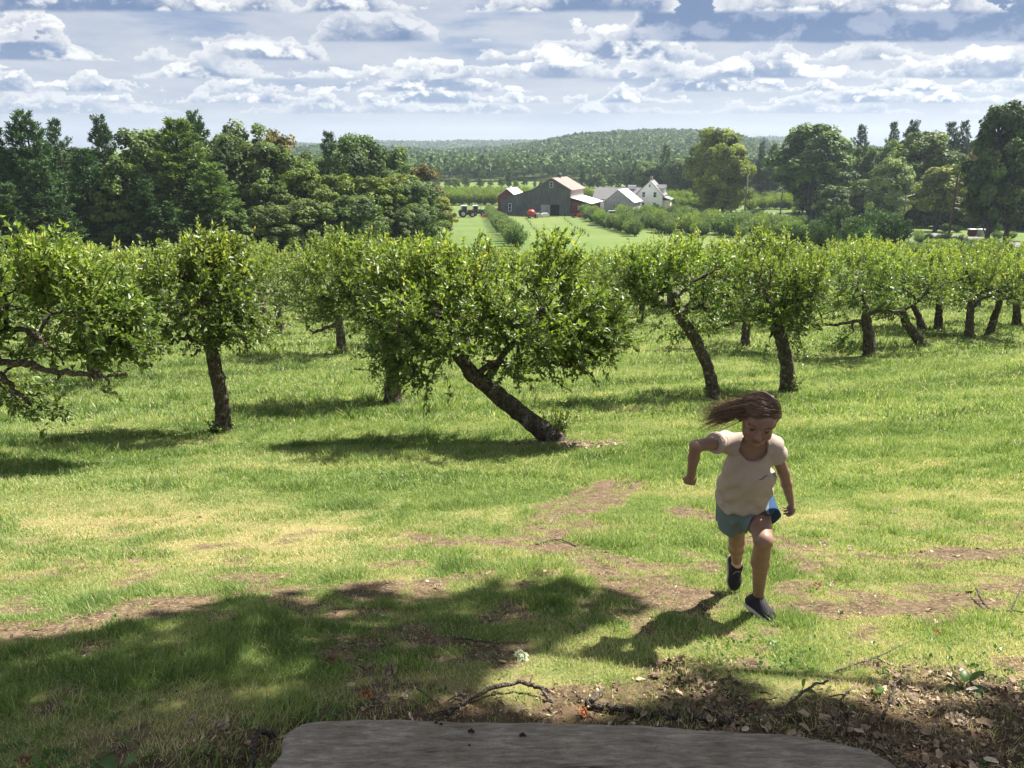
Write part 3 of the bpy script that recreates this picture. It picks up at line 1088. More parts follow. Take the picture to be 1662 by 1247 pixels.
m_dec = leaf_mat('broadleaf_foliage', LS, 0.34, 0.6, 0.25, hue=0.03, val=0.22)
m_dec2 = leaf_mat('yellow_green_foliage', tint(LS, (1.35, 1.30, 0.85)), 0.35, 0.6, 0.2, hue=0.015, val=0.15)
m_grey = leaf_mat('grey_green_foliage', tint(LS, (2.0, 1.85, 2.6)), 0.2, 0.6, 0.2, hue=0.02, val=0.12)
m_red = leaf_mat('rusty_foliage', tint(LS, (1.75, 1.02, 1.2)), 0.3, 0.6, 0.2, hue=0.02, val=0.15)
m_tan = leaf_mat('tan_foliage', tint(LS, (1.75, 1.42, 1.3)), 0.3, 0.6, 0.2, hue=0.02, val=0.12)
m_pine = leaf_mat('pine_needles', tint(LS, (0.55, 0.70, 0.88)), 0.15, 0.6, 0.25, hue=0.03, val=0.22)
m_pinel = leaf_mat('light_pine_needles', tint(LS, (1.15, 1.2, 1.2)), 0.2, 0.6, 0.25, hue=0.02, val=0.12)
m_maple = leaf_mat('yellow_maple_foliage', tint(LS, (1.75, 1.45, 0.75)), 0.38, 0.6, 0.2, hue=0.01, val=0.06)
m_darkleaf = leaf_mat('dark_broadleaf_foliage', tint(LS, (0.62, 0.68, 0.75)), 0.25, 0.6, 0.25, hue=0.01, val=0.08)
m_bark = bark_mat('forest_bark', (0.045, 0.038, 0.032), (0.17, 0.15, 0.125), 1.5)


def broadleaf(seed, h=16.0, wd=9.0, low=0.12, nc=80, nl=150, lsz=0.42, open_=0.0):
    rng = np.random.RandomState(seed)
    tk, cr = Geo(), Geo()
    pts = smooth_path([(0, 0, -0.3), (0.1, 0, h * 0.2), (rng.randn() * 0.3, rng.randn() * 0.3, h * 0.5), (rng.randn() * 0.5, rng.randn() * .5, h * 0.86)], 5)
    add_tube(tk, pts, np.linspace(0.030 * h * 0.85, 0.04, len(pts)), 8, rough=0.08, rng=rng)
    C = []
    for i in range(nc):
        t = rng.rand() ** 0.8
        z = h * (low + (1 - low) * t)
        s = (z / h - low) / (1 - low)
        R = wd / 2 * (0.30 + 0.70 * math.sin(math.pi * min(1, (0.16 + 0.80 * s))) ** 0.75) * (1 + 0.20 * rng.randn())
        a = rng.rand() * 6.283
        rr = R * (0.45 + 0.55 * rng.rand() ** 0.5)
        c = np.array([math.cos(a) * rr, math.sin(a) * rr, z * (0.97 - 0.10 * (rr / (wd / 2)) ** 2)])
        C.append(c)
        j = int(np.clip((c[2] / h - 0.12) / 0.8 * len(pts), 2, len(pts) - 2))
        if i % 2 == 0:
            b = pts[j] - [0, 0, h * 0.04]
            mid = (b + c) / 2 + [0, 0, 0.06 * h * rng.rand()]
            add_tube(tk, smooth_path([b, mid, c], 3), np.linspace(0.0075 * h, 0.02, 7), 4, cap=False)
    C = np.array(C)
    r = wd * (0.095 + 0.055 * rng.rand(len(C)))
    k = np.repeat(np.arange(len(C)), nl)
    d = rdir(rng, len(k))
    lump = d * (r[k] * rng.rand(len(k)) ** 0.30)[:, None] * [1.1, 1.1, 0.9]
    pos = C[k] + lump
    if open_:
        keep = rng.rand(len(pos)) > open_
        pos, k, d = pos[keep], k[keep], d[keep]
    n = len(pos)
    out = nrm(d * 0.9 + nrm(C[k] - [0, 0, h * .5]) * 0.5 + rng.randn(n, 3) * 0.6 + [0, 0, 0.35])
    V, F = place(QUAD, QUAD_F, pos, nrm(np.cross(out, rdir(rng, n))), out, lsz * (0.55 + 0.8 * rng.rand(n)))
    cv = 0.45 + 0.20 * rng.randn(len(C))
    cr.add(V, F, np.clip(cv[k] + 0.16 * rng.randn(n), 0, 1))
    return tk, cr


def pine(seed, h=18.0, wd=7.0, low=0.10, step=0.62, dens=1.0, narrow=0.0):
    rng = np.random.RandomState(seed)
    tk, cr = Geo(), Geo()
    pts = np.stack([np.linspace(0, rng.randn() * .3, 9), np.linspace(0, rng.randn() * .3, 9), np.linspace(-0.3, h, 9)], 1)
    add_tube(tk, pts, np.linspace(0.020 * h, 0.03, 9), 7, rough=0.06, rng=rng)
    P0, AX, SC, VV = [], [], [], []
    z = h * low
    while z < h * 0.985:
        s = (z / h - low) / (1 - low)
        R0 = wd / 2 * (min(1.0, 0.55 + s * 1.6) * (1 - s) ** (0.62 + narrow)) + 0.25
        nb = rng.randint(4, 7)
        a0 = rng.rand() * 6.28
        for b in range(nb):
            if rng.rand() < 0.12:
                continue
            a = a0 + b * 6.283 / nb + rng.randn() * 0.25
            R = R0 * (0.55 + 0.75 * rng.rand())
            rise = (0.10 + 0.55 * s) * R
            base = np.array([0, 0, z])
            tip = np.array([math.cos(a) * R, math.sin(a) * R, z + rise + 0.10 * R * rng.randn()])
            mid = (base + tip) / 2 + [0, 0, -0.12 * R]
            br = smooth_path([base, mid, tip], 3)
            add_tube(tk, br, np.linspace(0.05, 0.012, len(br)), 3, cap=False)
            # plumes along the outer two thirds, spreading sideways
            np_ = max(3, int(R * 4.2 * dens))
            t = 0.25 + 0.75 * rng.rand(np_) ** 0.7
            c = (1 - t)[:, None] ** 2 * base + (2 * t * (1 - t))[:, None] * mid + (t ** 2)[:, None] * tip
            side = np.array([-math.sin(a), math.cos(a), 0])
            c = c + side * (rng.randn(np_) * 0.28 * R * (1.15 - t))[:, None] + [0, 0, 0.05]
            kk = np.repeat(np.arange(np_), 11)
            m = len(kk)
            dr = nrm(nrm(tip - base) * 0.8 + side * rng.randn(m)[:, None] * 0.7 + rng.randn(m, 3) * 0.5 + [0, 0, 0.35])
            P0.append(c[kk] + dr * 0.08 + rng.randn(m, 3) * 0.13)
            AX.append(dr)
            SC.append(0.42 * (0.6 + 0.6 * rng.rand(m)))
            VV.append(np.clip(0.42 + 0.25 * (t[kk] - 0.5) + 0.18 * rng.randn(m) + 0.1 * rng.randn(), 0, 1))
        z += step * (0.75 + 0.5 * rng.rand()) * (1.0 - 0.3 * s)
    P0, AX, SC, VV = map(np.concatenate, (P0, AX, SC, VV))
    T = np.array([[0, -0.16, 0], [0, 0.16, 0.03], [1, 0.10, 0.04], [1, -0.10, 0.0]])
    V, F = place(T, QUAD_F, P0, AX, np.array([0, 0, 1.0]) + rng.randn(len(P0), 3) * 0.7, SC)
    cr.add(V, F, VV)
    return tk, cr


def proto(fn, mat, *a, **k):
    tk, cr = fn(*a, **k)
    h = k.get('h', 16.0 if fn is broadleaf else 18.0)
    wd = k.get('wd', 9.0 if fn is broadleaf else 7.0)
    return (tk.mesh('tree_trunk', m_bark, True), cr.mesh('tree_crown', mat), h, wd)


PR = {}
PR['d'] = [proto(broadleaf, m_dec, 201, h=16.0, wd=9.0), proto(broadleaf, m_dec, 202, h=16.0, wd=8.0, nc=70), proto(broadleaf, m_dec, 203, h=16.0, wd=10.5, nc=90)]
PR['y'] = [proto(broadleaf, m_dec2, 211, h=16.0, wd=9.0), proto(broadleaf, m_dec2, 212, h=16.0, wd=8.0, nc=60)]
PR['g'] = [proto(broadleaf, m_grey, 221, h=16.0, wd=9.5, nc=80)]
PR['r'] = [proto(broadleaf, m_red, 231, h=16.0, wd=8.5, nc=55, open_=0.3)]
PR['t'] = [proto(broadleaf, m_tan, 241, h=16.0, wd=9.0, nc=70)]
PR['s'] = [proto(broadleaf, m_dec, 251, h=16.0, wd=9.0, nc=55, open_=0.35)]          # sparse crown
PR['p'] = [proto(pine, m_pine, 261, h=18.0, wd=8.0), proto(pine, m_pine, 262, h=18.0, wd=7.0, step=0.7), proto(pine, m_pine, 263, h=18.0, wd=6.0, narrow=0.2)]
PR['l'] = [proto(pine, m_pinel, 271, h=18.0, wd=8.5, low=0.05)]
PR['m'] = [proto(broadleaf, m_maple, 281, h=16.0, wd=9.5, nc=100, low=.14), proto(broadleaf, m_maple, 282, h=16.0, wd=9.5, nc=95, low=.12)]
PR['k'] = [proto(broadleaf, m_darkleaf, 291, h=16.0, wd=8.0, nc=100, low=.2)]
PR['h'] = [proto(broadleaf, m_dec, 295, h=16.0, wd=9.0, nc=80, low=.34)]
PR['t'] = [proto(broadleaf, m_tan, 241, h=16.0, wd=9.0, nc=80, low=.3)]
for k_ in ('g', 'r', 't', 's', 'k', 'h'):
    PR[k_] = PR[k_] * 2
ctr = {}
KIND = {'d': ('broadleaf_tree', 'tree'), 'y': ('broadleaf_tree', 'tree'), 'g': ('broadleaf_tree', 'tree'), 'r': ('broadleaf_tree', 'tree'),
        't': ('broadleaf_tree', 'tree'), 's': ('broadleaf_tree', 'tree'), 'p': ('pine_tree', 'pine tree'), 'l': ('pine_tree', 'pine tree'), 'm': ('broadleaf_tree', 'tree'), 'k': ('broadleaf_tree', 'tree'), 'h': ('broadleaf_tree', 'tree')}


def wood_tree(kind, b, h, label, group, wfac=1.0, idx=None):
    ctr[kind] = ctr.get(kind, -1) + 1
    pr = PR[kind][(ctr[kind] if idx is None else idx) % len(PR[kind])]
    nm_, cat = KIND[kind]
    e = empty(nm_, b, label, cat, group, (ctr[kind] * 2.39996) % 6.283)
    s = h / pr[2]
    e.scale = (s * wfac, s * wfac, s)
    for n2, me in (('trunk', pr[0]), ('crown', pr[1])):
        o = bpy.data.objects.new(n2, me)
        COL.objects.link(o)
        o.parent = e
    return e


def by_px(kind, px, top, D, label, group, w_px=None, idx=None):
    """tree standing at distance D whose top is seen at (px, top)"""
    t = P(px, top, D)
    z = float(zg(t[0], D))
    h = t[2] - z
    wf = 1.0
    if w_px:
        pr = PR[kind][0 if idx is None else idx % len(PR[kind])]
        wf = float(np.clip((w_px * D * 1.0 / FPX) / (pr[3] * h / pr[2]), 0.8, 1.45))
    return wood_tree(kind, (t[0], D, z), h, label, group, wf, idx)


LW = 'trees of the wood on the left'
for kind, px, top, D, wpx, lab in (
        ('p', 36, 186, 88, 105, 'tall dark pine with a broad pointed top near the left edge'),
        ('p', 86, 193, 96, 70, 'narrow dark pine just right of the tallest one at the left edge'),
        ('p', -10, 205, 86, 90, 'dark pine cut by the left edge of the picture'),
        ('p', 160, 193, 104, 66, 'dark pointed pine standing alone above the wood on the left'),
        ('p', 134, 240, 84, 120, 'broad layered dark pine in the front of the left wood'),
        ('p', 60, 262, 80, 110, 'shaded layered pine behind the leftmost apple trees'),
        ('p', 312, 186, 104, 60, 'slim dark pine rising behind the big light green pine'),
        ('l', 286, 198, 86, 150, 'big light green pine with drooping layered boughs in the left wood'),
        ('l', 340, 268, 80, 120, 'lower light green pine with spreading boughs above the apple trees'),
        ('p', 532, 214, 106, 62, 'dark conical pine near the right end of the left wood'),
        ('d', 225, 204, 100, 100, 'tall pale green broadleaf tree left of the big light pine'),
        ('d', 190, 250, 84, 90, 'green broadleaf tree between the two layered pines'),
        ('s', 395, 194, 104, 90, 'tall thin crowned broadleaf tree with sky showing through'),
        ('d', 356, 220, 94, 85, 'rounded green broadleaf tree right of the big light pine'),
        ('r', 448, 212, 116, 60, 'broadleaf tree with a rusty tinged top in the left wood'),
        ('d', 425, 226, 94, 110, 'wide bright green broadleaf tree in the middle of the left wood'),
        ('d', 480, 240, 100, 80, 'green broadleaf tree left of the conical pine'),
        ('y', 490, 268, 88, 80, 'yellow green broadleaf tree in front of the conical pine'),
        ('d', 576, 220, 118, 85, 'tall green broadleaf tree right of the conical pine'),
        ('s', 625, 236, 124, 90, 'dull green broadleaf tree at the right end of the left wood'),
        ('y', 540, 280, 94, 90, 'yellow green bushy tree below the conical pine'),
        ('y', 604, 284, 98, 95, 'bushy yellow green tree near the field edge'),
        ('t', 645, 282, 106, 60, 'tan green tree near the end of the left wood'),
        ('d', 668, 296, 102, 60, 'small green tree at the field end of the left wood'),
        ('r', 688, 268, 128, 62, 'rusty red topped tree at the field edge of the left wood'),
        ('t', 712, 316, 124, 44, 'small tan shrubby tree at the very end of the left wood'),
        ('d', 436, 288, 84, 80, 'low green tree in the shaded front of the left wood'),
        ('p', 232, 292, 80, 100, 'low dark pine in the shaded front of the left wood'),
        ('p', 10, 300, 78, 110, 'low dark pine under the trees at the left edge')):
    by_px(kind, px, top, D, lab, LW, wpx)
r_ = np.random.RandomState(5)
for i in range(34):
    px = -60 + 780 * (i + r_.rand() * .8) / 34
    D = 96 + 40 * r_.rand() + max(0, px - 500) * 0.06
    top = np.interp(px, [-60, 150, 300, 450, 560, 640, 720], [232, 240, 232, 240, 250, 266, 320]) + 14 * r_.rand()
    by_px('p' if (px < 380 and r_.rand() < 0.55) else 'd', px, top, D, 'dense green tree in the depth of the left wood', LW, 85)
for i in range(24):
    px = -30 + 720 * (i + r_.rand() * .8) / 24
    D = 76 + 8 * r_.rand() + max(0, px - 450) * 0.08
    by_px('d' if px > 330 or i % 3 == 0 else 'p', px, 306 + 44 * r_.rand(), D, 'low tree filling the shaded foot of the left wood', LW, 75)

RW = 'trees of the wood on the right'
for kind, px, top, D, wpx, lab in (
        ('m', 1166, 208, 222, 86, 'tall yellow green maple behind the rounded one right of the farmhouse'),
        ('m', 1182, 234, 208, 72, 'rounded dense maple standing in front right of the farmhouse'),
        ('h', 1326, 202, 188, 112, 'large oak with a bare lower trunk beside the road'),
        ('d', 1372, 276, 184, 56, 'small green tree touching the right side of the large oak'),
        ('g', 1452, 257, 160, 62, 'pale silvery green tree in front of the right wood'),
        ('t', 1534, 266, 150, 76, 'tan green tree on thin stems behind the tall brown pole'),
        ('h', 1500, 214, 172, 100, 'tall wide green tree behind the pale silvery one'),
        ('h', 1546, 250, 168, 60, 'green broadleaf tree left of the orange tinged one'),
        ('r', 1604, 232, 170, 50, 'orange tinged broadleaf tree near the right edge'),
        ('p', 1400, 203, 210, 40, 'pine with a flat tufted top right of the large oak'),
        ('p', 1452, 199, 205, 36, 'pine top behind the silvery green tree'),
        ('p', 1484, 200, 200, 32, 'slender pine in the skyline of the right wood'),
        ('p', 1547, 198, 190, 38, 'pine with tiered boughs in the skyline of the right wood'),
        ('p', 1568, 197, 192, 30, 'narrow pine with a bare upper stem on the right skyline'),
        ('p', 1607, 208, 180, 30, 'dark pine just left of the huge tree at the right edge'),
        ('p', 1082, 236, 290, 34, 'dark conical pine behind the white farmhouse'),
        ('p', 1238, 230, 270, 30, 'dark conical pine right of the yellow green maples'),
        ('p', 1258, 236, 265, 28, 'second dark conical pine right of the yellow green maples'),
        ('p', 1126, 238, 275, 40, 'dark pine left of the yellow green maples'),
        ('d', 1056, 270, 290, 46, 'round green tree behind the farmhouse roof'),
        ('d', 1105, 258, 280, 44, 'green tree behind the right end of the farmhouse')):
    by_px(kind, px, top, D, lab, RW, wpx)
# huge dark tree at the right edge: three stems grown together
for px, top, D, wpx, lab in ((1640, 166, 118, 74, 'huge dark tree with a thick trunk at the right edge'),
                             (1668, 190, 122, 70, 'dark tree cut by the right edge of the picture'),
                             (1626, 250, 120, 44, 'lower dark tree pressed against the huge one at the right edge')):
    by_px('k', px, top, D, lab, RW, wpx)
r_ = np.random.RandomState(8)
for i in range(46):
    px = 1225 + 520 * (i + r_.rand() * .9) / 46
    D = 190 + 50 * r_.rand() - max(0, px - 1450) * 0.10 + (80 if px < 1312 else 0)
    top = np.interp(px, [1225, 1290, 1360, 1450, 1560, 1662, 1760], [256, 246, 232, 222, 226, 226, 220]) + 22 * r_.rand()
    by_px('p' if r_.rand() < 0.3 else 'd', px, top, D, 'dense green tree in the depth of the right wood', RW, 52)
for i in range(26):
    px = 1350 + 360 * (i + r_.rand() * .9) / 26
    D = 168 + 20 * r_.rand() - max(0, px - 1450) * 0.08
    by_px('d', px, 292 + 24 * r_.rand(), D, 'low tree along the shaded foot of the right wood', RW, 52)
BW = 'trees along the valley behind the farm'
for px, top in ((706, 290), (724, 292), (757, 284), (778, 288), (826, 279), (868, 291), (908, 276), (946, 278), (958, 283), (980, 276), (1004, 282), (1020, 268), (1032, 262)):
    by_px('p', px, top, 330 + 20 * r_.rand(), 'dark pine in the valley behind the farm buildings', BW, 24 + 12 * r_.rand())
for i in range(22):
    px = 690 + 350 * (i + r_.rand() * .9) / 22
    by_px('ydd'[i % 3], px, 288 + 7 * r_.rand() - (12 if px > 960 else 0), 335 + 25 * r_.rand(), 'broadleaf tree in the valley behind the farm buildings', BW, 26 + 10 * r_.rand())
for i in range(14):
    px = 1040 + 210 * (i + r_.rand() * .9) / 14
    by_px('d', px, 262 + 16 * r_.rand(), 300 + 25 * r_.rand(), 'broadleaf tree in the row behind the white farmhouse', BW, 36 + 10 * r_.rand())


# ------------------------------------------------------------------ wooded hill
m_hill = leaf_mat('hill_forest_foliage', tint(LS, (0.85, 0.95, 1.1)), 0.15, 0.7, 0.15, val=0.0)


def build_hill():
    rng = np.random.RandomState(12)
    g = Geo()
    for (ya, yb, N, nq, q) in ((425, 700, 3000, 90, 2.0), (700, 1180, 7000, 50, 2.7), (1700, 2300, 3600, 26, 5.0)):
        Y = np.sqrt(ya ** 2 + (yb ** 2 - ya ** 2) * rng.rand(N))
        u = -0.30 + 0.75 * rng.rand(N)
        X = u * Y
        z = zg(X, Y)
        con = rng.rand(N) < (0.09 if ya < 1500 else 0.4)
        H = np.where(con, 10 + 4 * rng.rand(N), 9.5 + 4 * rng.rand(N))
        R = np.where(con, 2.8 + rng.rand(N), 4.8 + 3.0 * rng.rand(N))
        if ya > 1500:
            R *= 1.5
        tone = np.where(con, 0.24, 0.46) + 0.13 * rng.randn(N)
        k = np.repeat(np.arange(N), nq)
        d = rdir(rng, len(k))
        d[:, 2] = np.abs(d[:, 2]) * 1.0 - 0.25
        t = rng.rand(len(k)) ** 0.7
        cone = con[k]
        lump = 1 + 0.25 * np.sin(d[:, 0] * 7 + k) * np.cos(d[:, 1] * 7 + k * 1.7)
        posd = np.stack([d[:, 0] * R[k] * lump, d[:, 1] * R[k] * lump, H[k] * 0.55 + d[:, 2] * H[k] * 0.45 * lump], 1)
        rr = R[k] * (1 - t) * 1.1
        a = rng.rand(len(k)) * 6.283
        posc = np.stack([np.cos(a) * rr, np.sin(a) * rr, H[k] * (0.15 + 0.85 * t)], 1)
        rel = np.where(cone[:, None], posc, posd)
        pos = rel + np.stack([X, Y, z], 1)[k]
        nn = nrm(np.where(cone[:, None], np.stack([np.cos(a), np.sin(a), 0.5 + 0 * a], 1), d) + 0.45 * rng.randn(len(k), 3))
        V, F = place(QUAD, QUAD_F, pos, np.cross(nn, rdir(rng, len(k))), nn, q * np.where(cone, 0.75, 1.0) * (0.6 + 0.7 * rng.rand(len(k))))
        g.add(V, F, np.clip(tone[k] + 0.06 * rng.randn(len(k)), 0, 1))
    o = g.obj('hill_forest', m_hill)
    tag(o, 'far wooded hillside of mixed treetops fading to blue beyond the farm', 'forest', kind='stuff')


build_hill()

# ------------------------------------------------------------------ young orchard rows and roadside bushes
m_bush = leaf_mat('young_orchard_foliage', tint(LS, (1.18, 1.20, 1.65)), 0.3, 0.55, 0.3, hue=0.02, val=0.14)
m_bushy = leaf_mat('bright_orchard_foliage', tint(LS, (1.5, 1.5, 1.05)), 0.35, 0.55, 0.3, hue=0.02, val=0.10)


def bush_proto(seed, mat, n=2600, h=3.2, wd=3.4, lsz=0.24, spiky=0.5):
    rng = np.random.RandomState(seed)
    tk, cr = Geo(), Geo()
    add_tube(tk, [(0, 0, -0.2), (0.03, 0, 0.5), (0.05, 0, h * 0.7)], [0.10, 0.09, 0.04], 6)
    P0, AX = [], []
    for i in range(46):
        a = rng.rand() * 6.28
        rr = wd / 2 * rng.rand() ** 0.5
        b = np.array([math.cos(a) * rr * 0.35, math.sin(a) * rr * 0.35, 0.12 + 0.4 * rng.rand()])
        top = np.array([math.cos(a) * rr, math.sin(a) * rr, h * (0.98 - 0.38 * (2 * rr / wd) ** 2) * (0.8 + 0.3 * rng.rand())])
        add_tube(tk, [b, (b + top) / 2, top], [0.03, 0.02, 0.01], 3, cap=False)
        m = n // 46
        t = rng.rand(m) ** 0.75
        P0.append(b + (top - b) * t[:, None] + rng.randn(m, 3) * [0.20, 0.20, 0.14] * (1.15 - 0.5 * t)[:, None])
        AX.append(nrm(nrm(top - b) + rng.randn(m, 3) * 0.7))
    P0, AX = np.concatenate(P0), np.concatenate(AX)
    m = len(P0)
    V, F = place(LEAF, LEAF_F, P0, AX, rdir(rng, m), lsz * (0.6 + 0.7 * rng.rand(m)))
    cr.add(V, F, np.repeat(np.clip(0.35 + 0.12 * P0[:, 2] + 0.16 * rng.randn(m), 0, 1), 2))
    return (tk.mesh('bush_stem', m_bark, True), cr.mesh('bush_crown', mat))


BP = {'b': [bush_proto(301, m_bush), bush_proto(302, m_bush), bush_proto(303, m_bush)], 'y': [bush_proto(311, m_bushy), bush_proto(312, m_bushy)],
      'k': [bush_proto(321, m_pine, 4200, 3.2, 3.0, 0.22), bush_proto(322, m_pine, 4200, 3.2, 3.2, 0.22)]}


def bush(kind, X, Y, s, label, group, nm_='orchard_bush', cat='bush', r=None, sx=1.0):
    i = int(abs(X * 7.3 + Y * 3.1))
    me = BP[kind][i % len(BP[kind])]
    e = empty(nm_, (X, Y, float(zg(X, Y))), label, cat, group, (i * 2.4) % 6.28)
    e.scale = (s * sx, s * sx, s)
    for n2, m_ in (('stem', me[0]), ('crown', me[1])):
        o = bpy.data.objects.new(n2, m_)
        COL.objects.link(o)
        o.parent = e


r_ = np.random.RandomState(21)
nb = 0
# row at the left side of the field
a_, b_ = G(795, 352), G(838, 404)
for t in np.linspace(0, 1, 24):
    q = a_ + (b_ - a_) * t
    bush('b', q[0] + r_.randn() * .2, q[1] + r_.randn() * .3, 0.85 + .2 * r_.rand(), 'small grey green apple bush in the row left of the open field', 'bushes of the row left of the field')
    nb += 1
# rows at the right side of the field
ROWS = [((950, 352), (1030, 384)), ((1000, 348), (1085, 382)), ((1045, 350), (1140, 386)), ((1090, 349), (1195, 388)), ((1128, 350), (1240, 388)), ((1165, 352), (1275, 388)), ((1195, 352), (1290, 382))]
for i, (p0, p1) in enumerate(ROWS):
    a_, b_ = G(*p0), G(*p1)
    n_ = int(np.linalg.norm(b_ - a_) / 3.3)
    for t in np.linspace(0.38 if i >= 5 else 0.12 if i == 4 else 0, 1, n_):
        q = a_ + (b_ - a_) * t
        s = (0.98 - 0.05 * (i > 3)) * (0.65 + .6 * r_.rand())
        bush('b' if r_.rand() < 0.8 else 'y', q[0] + r_.randn() * .35, q[1] + r_.randn() * .4, s, 'grey green orchard bush in the rows right of the open field', 'bushes of the rows right of the field')
        nb += 1
# bright band of trees beyond the farm
for j, py in enumerate((333, 327, 322)):
    for px in np.arange(700, 868, 12.5 - j):
        q = G(px + r_.randn() * 2, py)
        bush('y', q[0], q[1], 1.25 + 0.2 * r_.rand(), 'bright green tree in the orchard band beyond the red barn', 'trees of the orchard band beyond the farm', 'orchard_tree', 'tree', sx=1.1)
        nb += 1
for px0, px1, py, s in ((924, 962, 326, 1.3), (1090, 1160, 340, 1.2), (1085, 1330, 332, 1.4), (1215, 1335, 340, 1.2)):
    for px in np.arange(px0, px1, 11):
        q = G(px + r_.randn() * 2, py + r_.randn())
        bush('y', q[0], q[1], s * (0.9 + 0.2 * r_.rand()), 'bright green orchard tree beyond the rows beside the farmhouse', 'trees of the orchard band beside the farmhouse', 'orchard_tree', 'tree', sx=1.1)
        nb += 1
# dark young pines between the orchard and the road
for px, top, D, w_, lab in ((1290, 364, 112, 1.1, 'dark shrubby pine at the left end of the roadside clump'), (1328, 358, 108, 1.2, 'dark shrubby pine below the large oak'),
                            (1362, 334, 112, 1.3, 'tallest dark shrub of the clump before the road'), (1392, 352, 100, 1.3, 'wide dark shrub in the middle of the roadside clump'),
                            (1425, 340, 106, 1.5, 'broad dark round shrub right of the clump middle'), (1456, 350, 102, 1.4, 'dark round shrub at the right end of the roadside clump'),
                            (1345, 365, 92, 1.2, 'low dark shrub right behind the apple trees below the oak'), (1300, 368, 92, 1.2, 'low dark shrub behind the apple trees left of the oak'),
                            (1405, 368, 90, 1.2, 'low dark shrub in front of the roadside clump'), (1245, 374, 100, 1.1, 'dark shrub left of the roadside clump')):
    t = P(px, top, D)
    h = t[2] - float(zg(t[0], D))
    bush('k', t[0], D, h / 3.1, lab, 'dark shrubs before the road', 'pine_bush', 'bush', sx=0.75 * w_)
for i in range(110):
    px = 1470 + 250 * r_.rand()
    q = G(px, 374 + 42 * r_.rand() + max(0, px - 1560) * 0.12)
    if seg_dist(q[0], q[1], cl) < 4.6 or abs(px - 1585) < 22 and q[1] > 104:
        continue
    bush('b' if r_.rand() < .7 else 'y', q[0], q[1], 0.28 + 0.2 * r_.rand(), 'low weedy shrub on the verge of the road', 'weedy shrubs along the road', 'verge_shrub', 'shrub', sx=1.5)
for i in range(14):
    px = 1275 + 110 * r_.rand()
    q = G(px, 358 + 12 * r_.rand())
    if seg_dist(q[0], q[1], cl) < 4.2:
        continue
    bush('b', q[0], q[1], 0.45 + 0.3 * r_.rand(), 'low weedy shrub on the verge of the road', 'weedy shrubs along the road', 'verge_shrub', 'shrub', sx=1.4)

bush('k', *G(1612, 382)[:2], 0.75, 'dark round shrub between the white hive and the thick trunk', None, 'round_shrub', 'shrub', sx=1.1)
bush('k', *G(1065, 347)[:2], 0.9, 'dark round shrub in front of the farmhouse corner', None, 'round_shrub', 'shrub', sx=1.1)
# saplings tied to stakes in the open field
g = Geo()
add_tube(g, [(0, 0, -0.1), (0.02, 0, 0.6), (0, 0, 1.2)], [0.02, 0.018, 0.01], 4)
sap_stem = g.mesh('sapling_stem', m_bark, True)
sap_crown = sucker_geo(71, 0.12, 0.9, 70, 0.12).mesh('sapling_crown', m_bush)
for (p0, p1) in (((852, 352), (885, 392)), ((913, 352), (955, 385))):
    a_, b_ = G(*p0), G(*p1)
    for t in np.linspace(0, 1, 11):
        q = a_ + (b_ - a_) * t
        e = empty('sapling', (q[0], q[1], float(zg(q[0], q[1]))), 'tiny young tree planted in a line across the open field', 'sapling', 'saplings in the open field', t * 40)
        for n2, m_ in (('stem', sap_stem), ('crown', sap_crown)):
            o = bpy.data.objects.new(n2, m_)
            COL.objects.link(o)
            o.parent = e
print('bushes', nb)
# ------------------------------------------------------------------ farm buildings
m_barn = wood_mat('weathered_grey_boards', (0.060, 0.068, 0.070), (0.14, 0.15, 0.148), 1.2)
m_barnside = wood_mat('sunlit_brown_grey_boards', (0.22, 0.18, 0.16), (0.36, 0.30, 0.27), 2.2)  # side wall copy of the barn boards, sunlight put into its lighter colour
m_redwood = wood_mat('barn_red_boards', (0.11, 0.022, 0.018), (0.21, 0.045, 0.035), 2.0)
m_shed = wood_mat('silver_grey_shingles', (0.30, 0.29, 0.31), (0.45, 0.44, 0.46), 1.4)
m_white = wood_mat('white_clapboard', (0.70, 0.71, 0.72), (0.82, 0.82, 0.82), 4.0, 'X', bstr=0.15)
m_cream = wood_mat('cream_porch_boards', (0.55, 0.51, 0.42), (0.66, 0.62, 0.52), 1.6)
m_tin = plain_mat('pale_tin_roof', (0.66, 0.68, 0.69), 0.5, 0.4, 0.08, 0.6)
m_tinw = plain_mat('white_metal_roof', (0.80, 0.80, 0.80), 0.45, 0.4, 0.05, 0.6)
m_rust = plain_mat('dusty_brown_roof', (0.235, 0.175, 0.155), 0.8, 0.2, 0.25, 0.5)
m_slate = plain_mat('grey_shingle_roof', (0.20, 0.19, 0.20), 0.85, 0.2, 0.2, 1.5)
m_dark = plain_mat('dark_interior', (0.012, 0.012, 0.015), 0.9, 0.1, 0.1)
m_glass = plain_mat('window_glass', (0.03, 0.035, 0.045), 0.12, 0.6, 0.1)
m_trim = plain_mat('white_trim', (0.74, 0.75, 0.76), 0.6, 0.3, 0.05)
m_door = wood_mat('grey_door_boards', (0.24, 0.25, 0.26), (0.36, 0.37, 0.38), 2.5)
m_brick = plain_mat('chimney_brick', (0.30, 0.24, 0.22), 0.9, 0.2, 0.2, 4.0)


def frame_at(px, py, D, deg):
    b = P(px, py, D)
    b[2] = zg(b[0], b[1])
    return b, math.radians(-deg)


def building(name, b, rz, label, cat):
    return empty(name, b, label, cat, None, rz)


def walls(parent, poly, depth, mat, name='wall', back=None, side_mat=None):
    """closed solid with the gable outline poly in x,z and depth along y"""
    g = Geo()
    prism(g, poly, 0.0, depth)
    return g.obj(name, mat, parent)


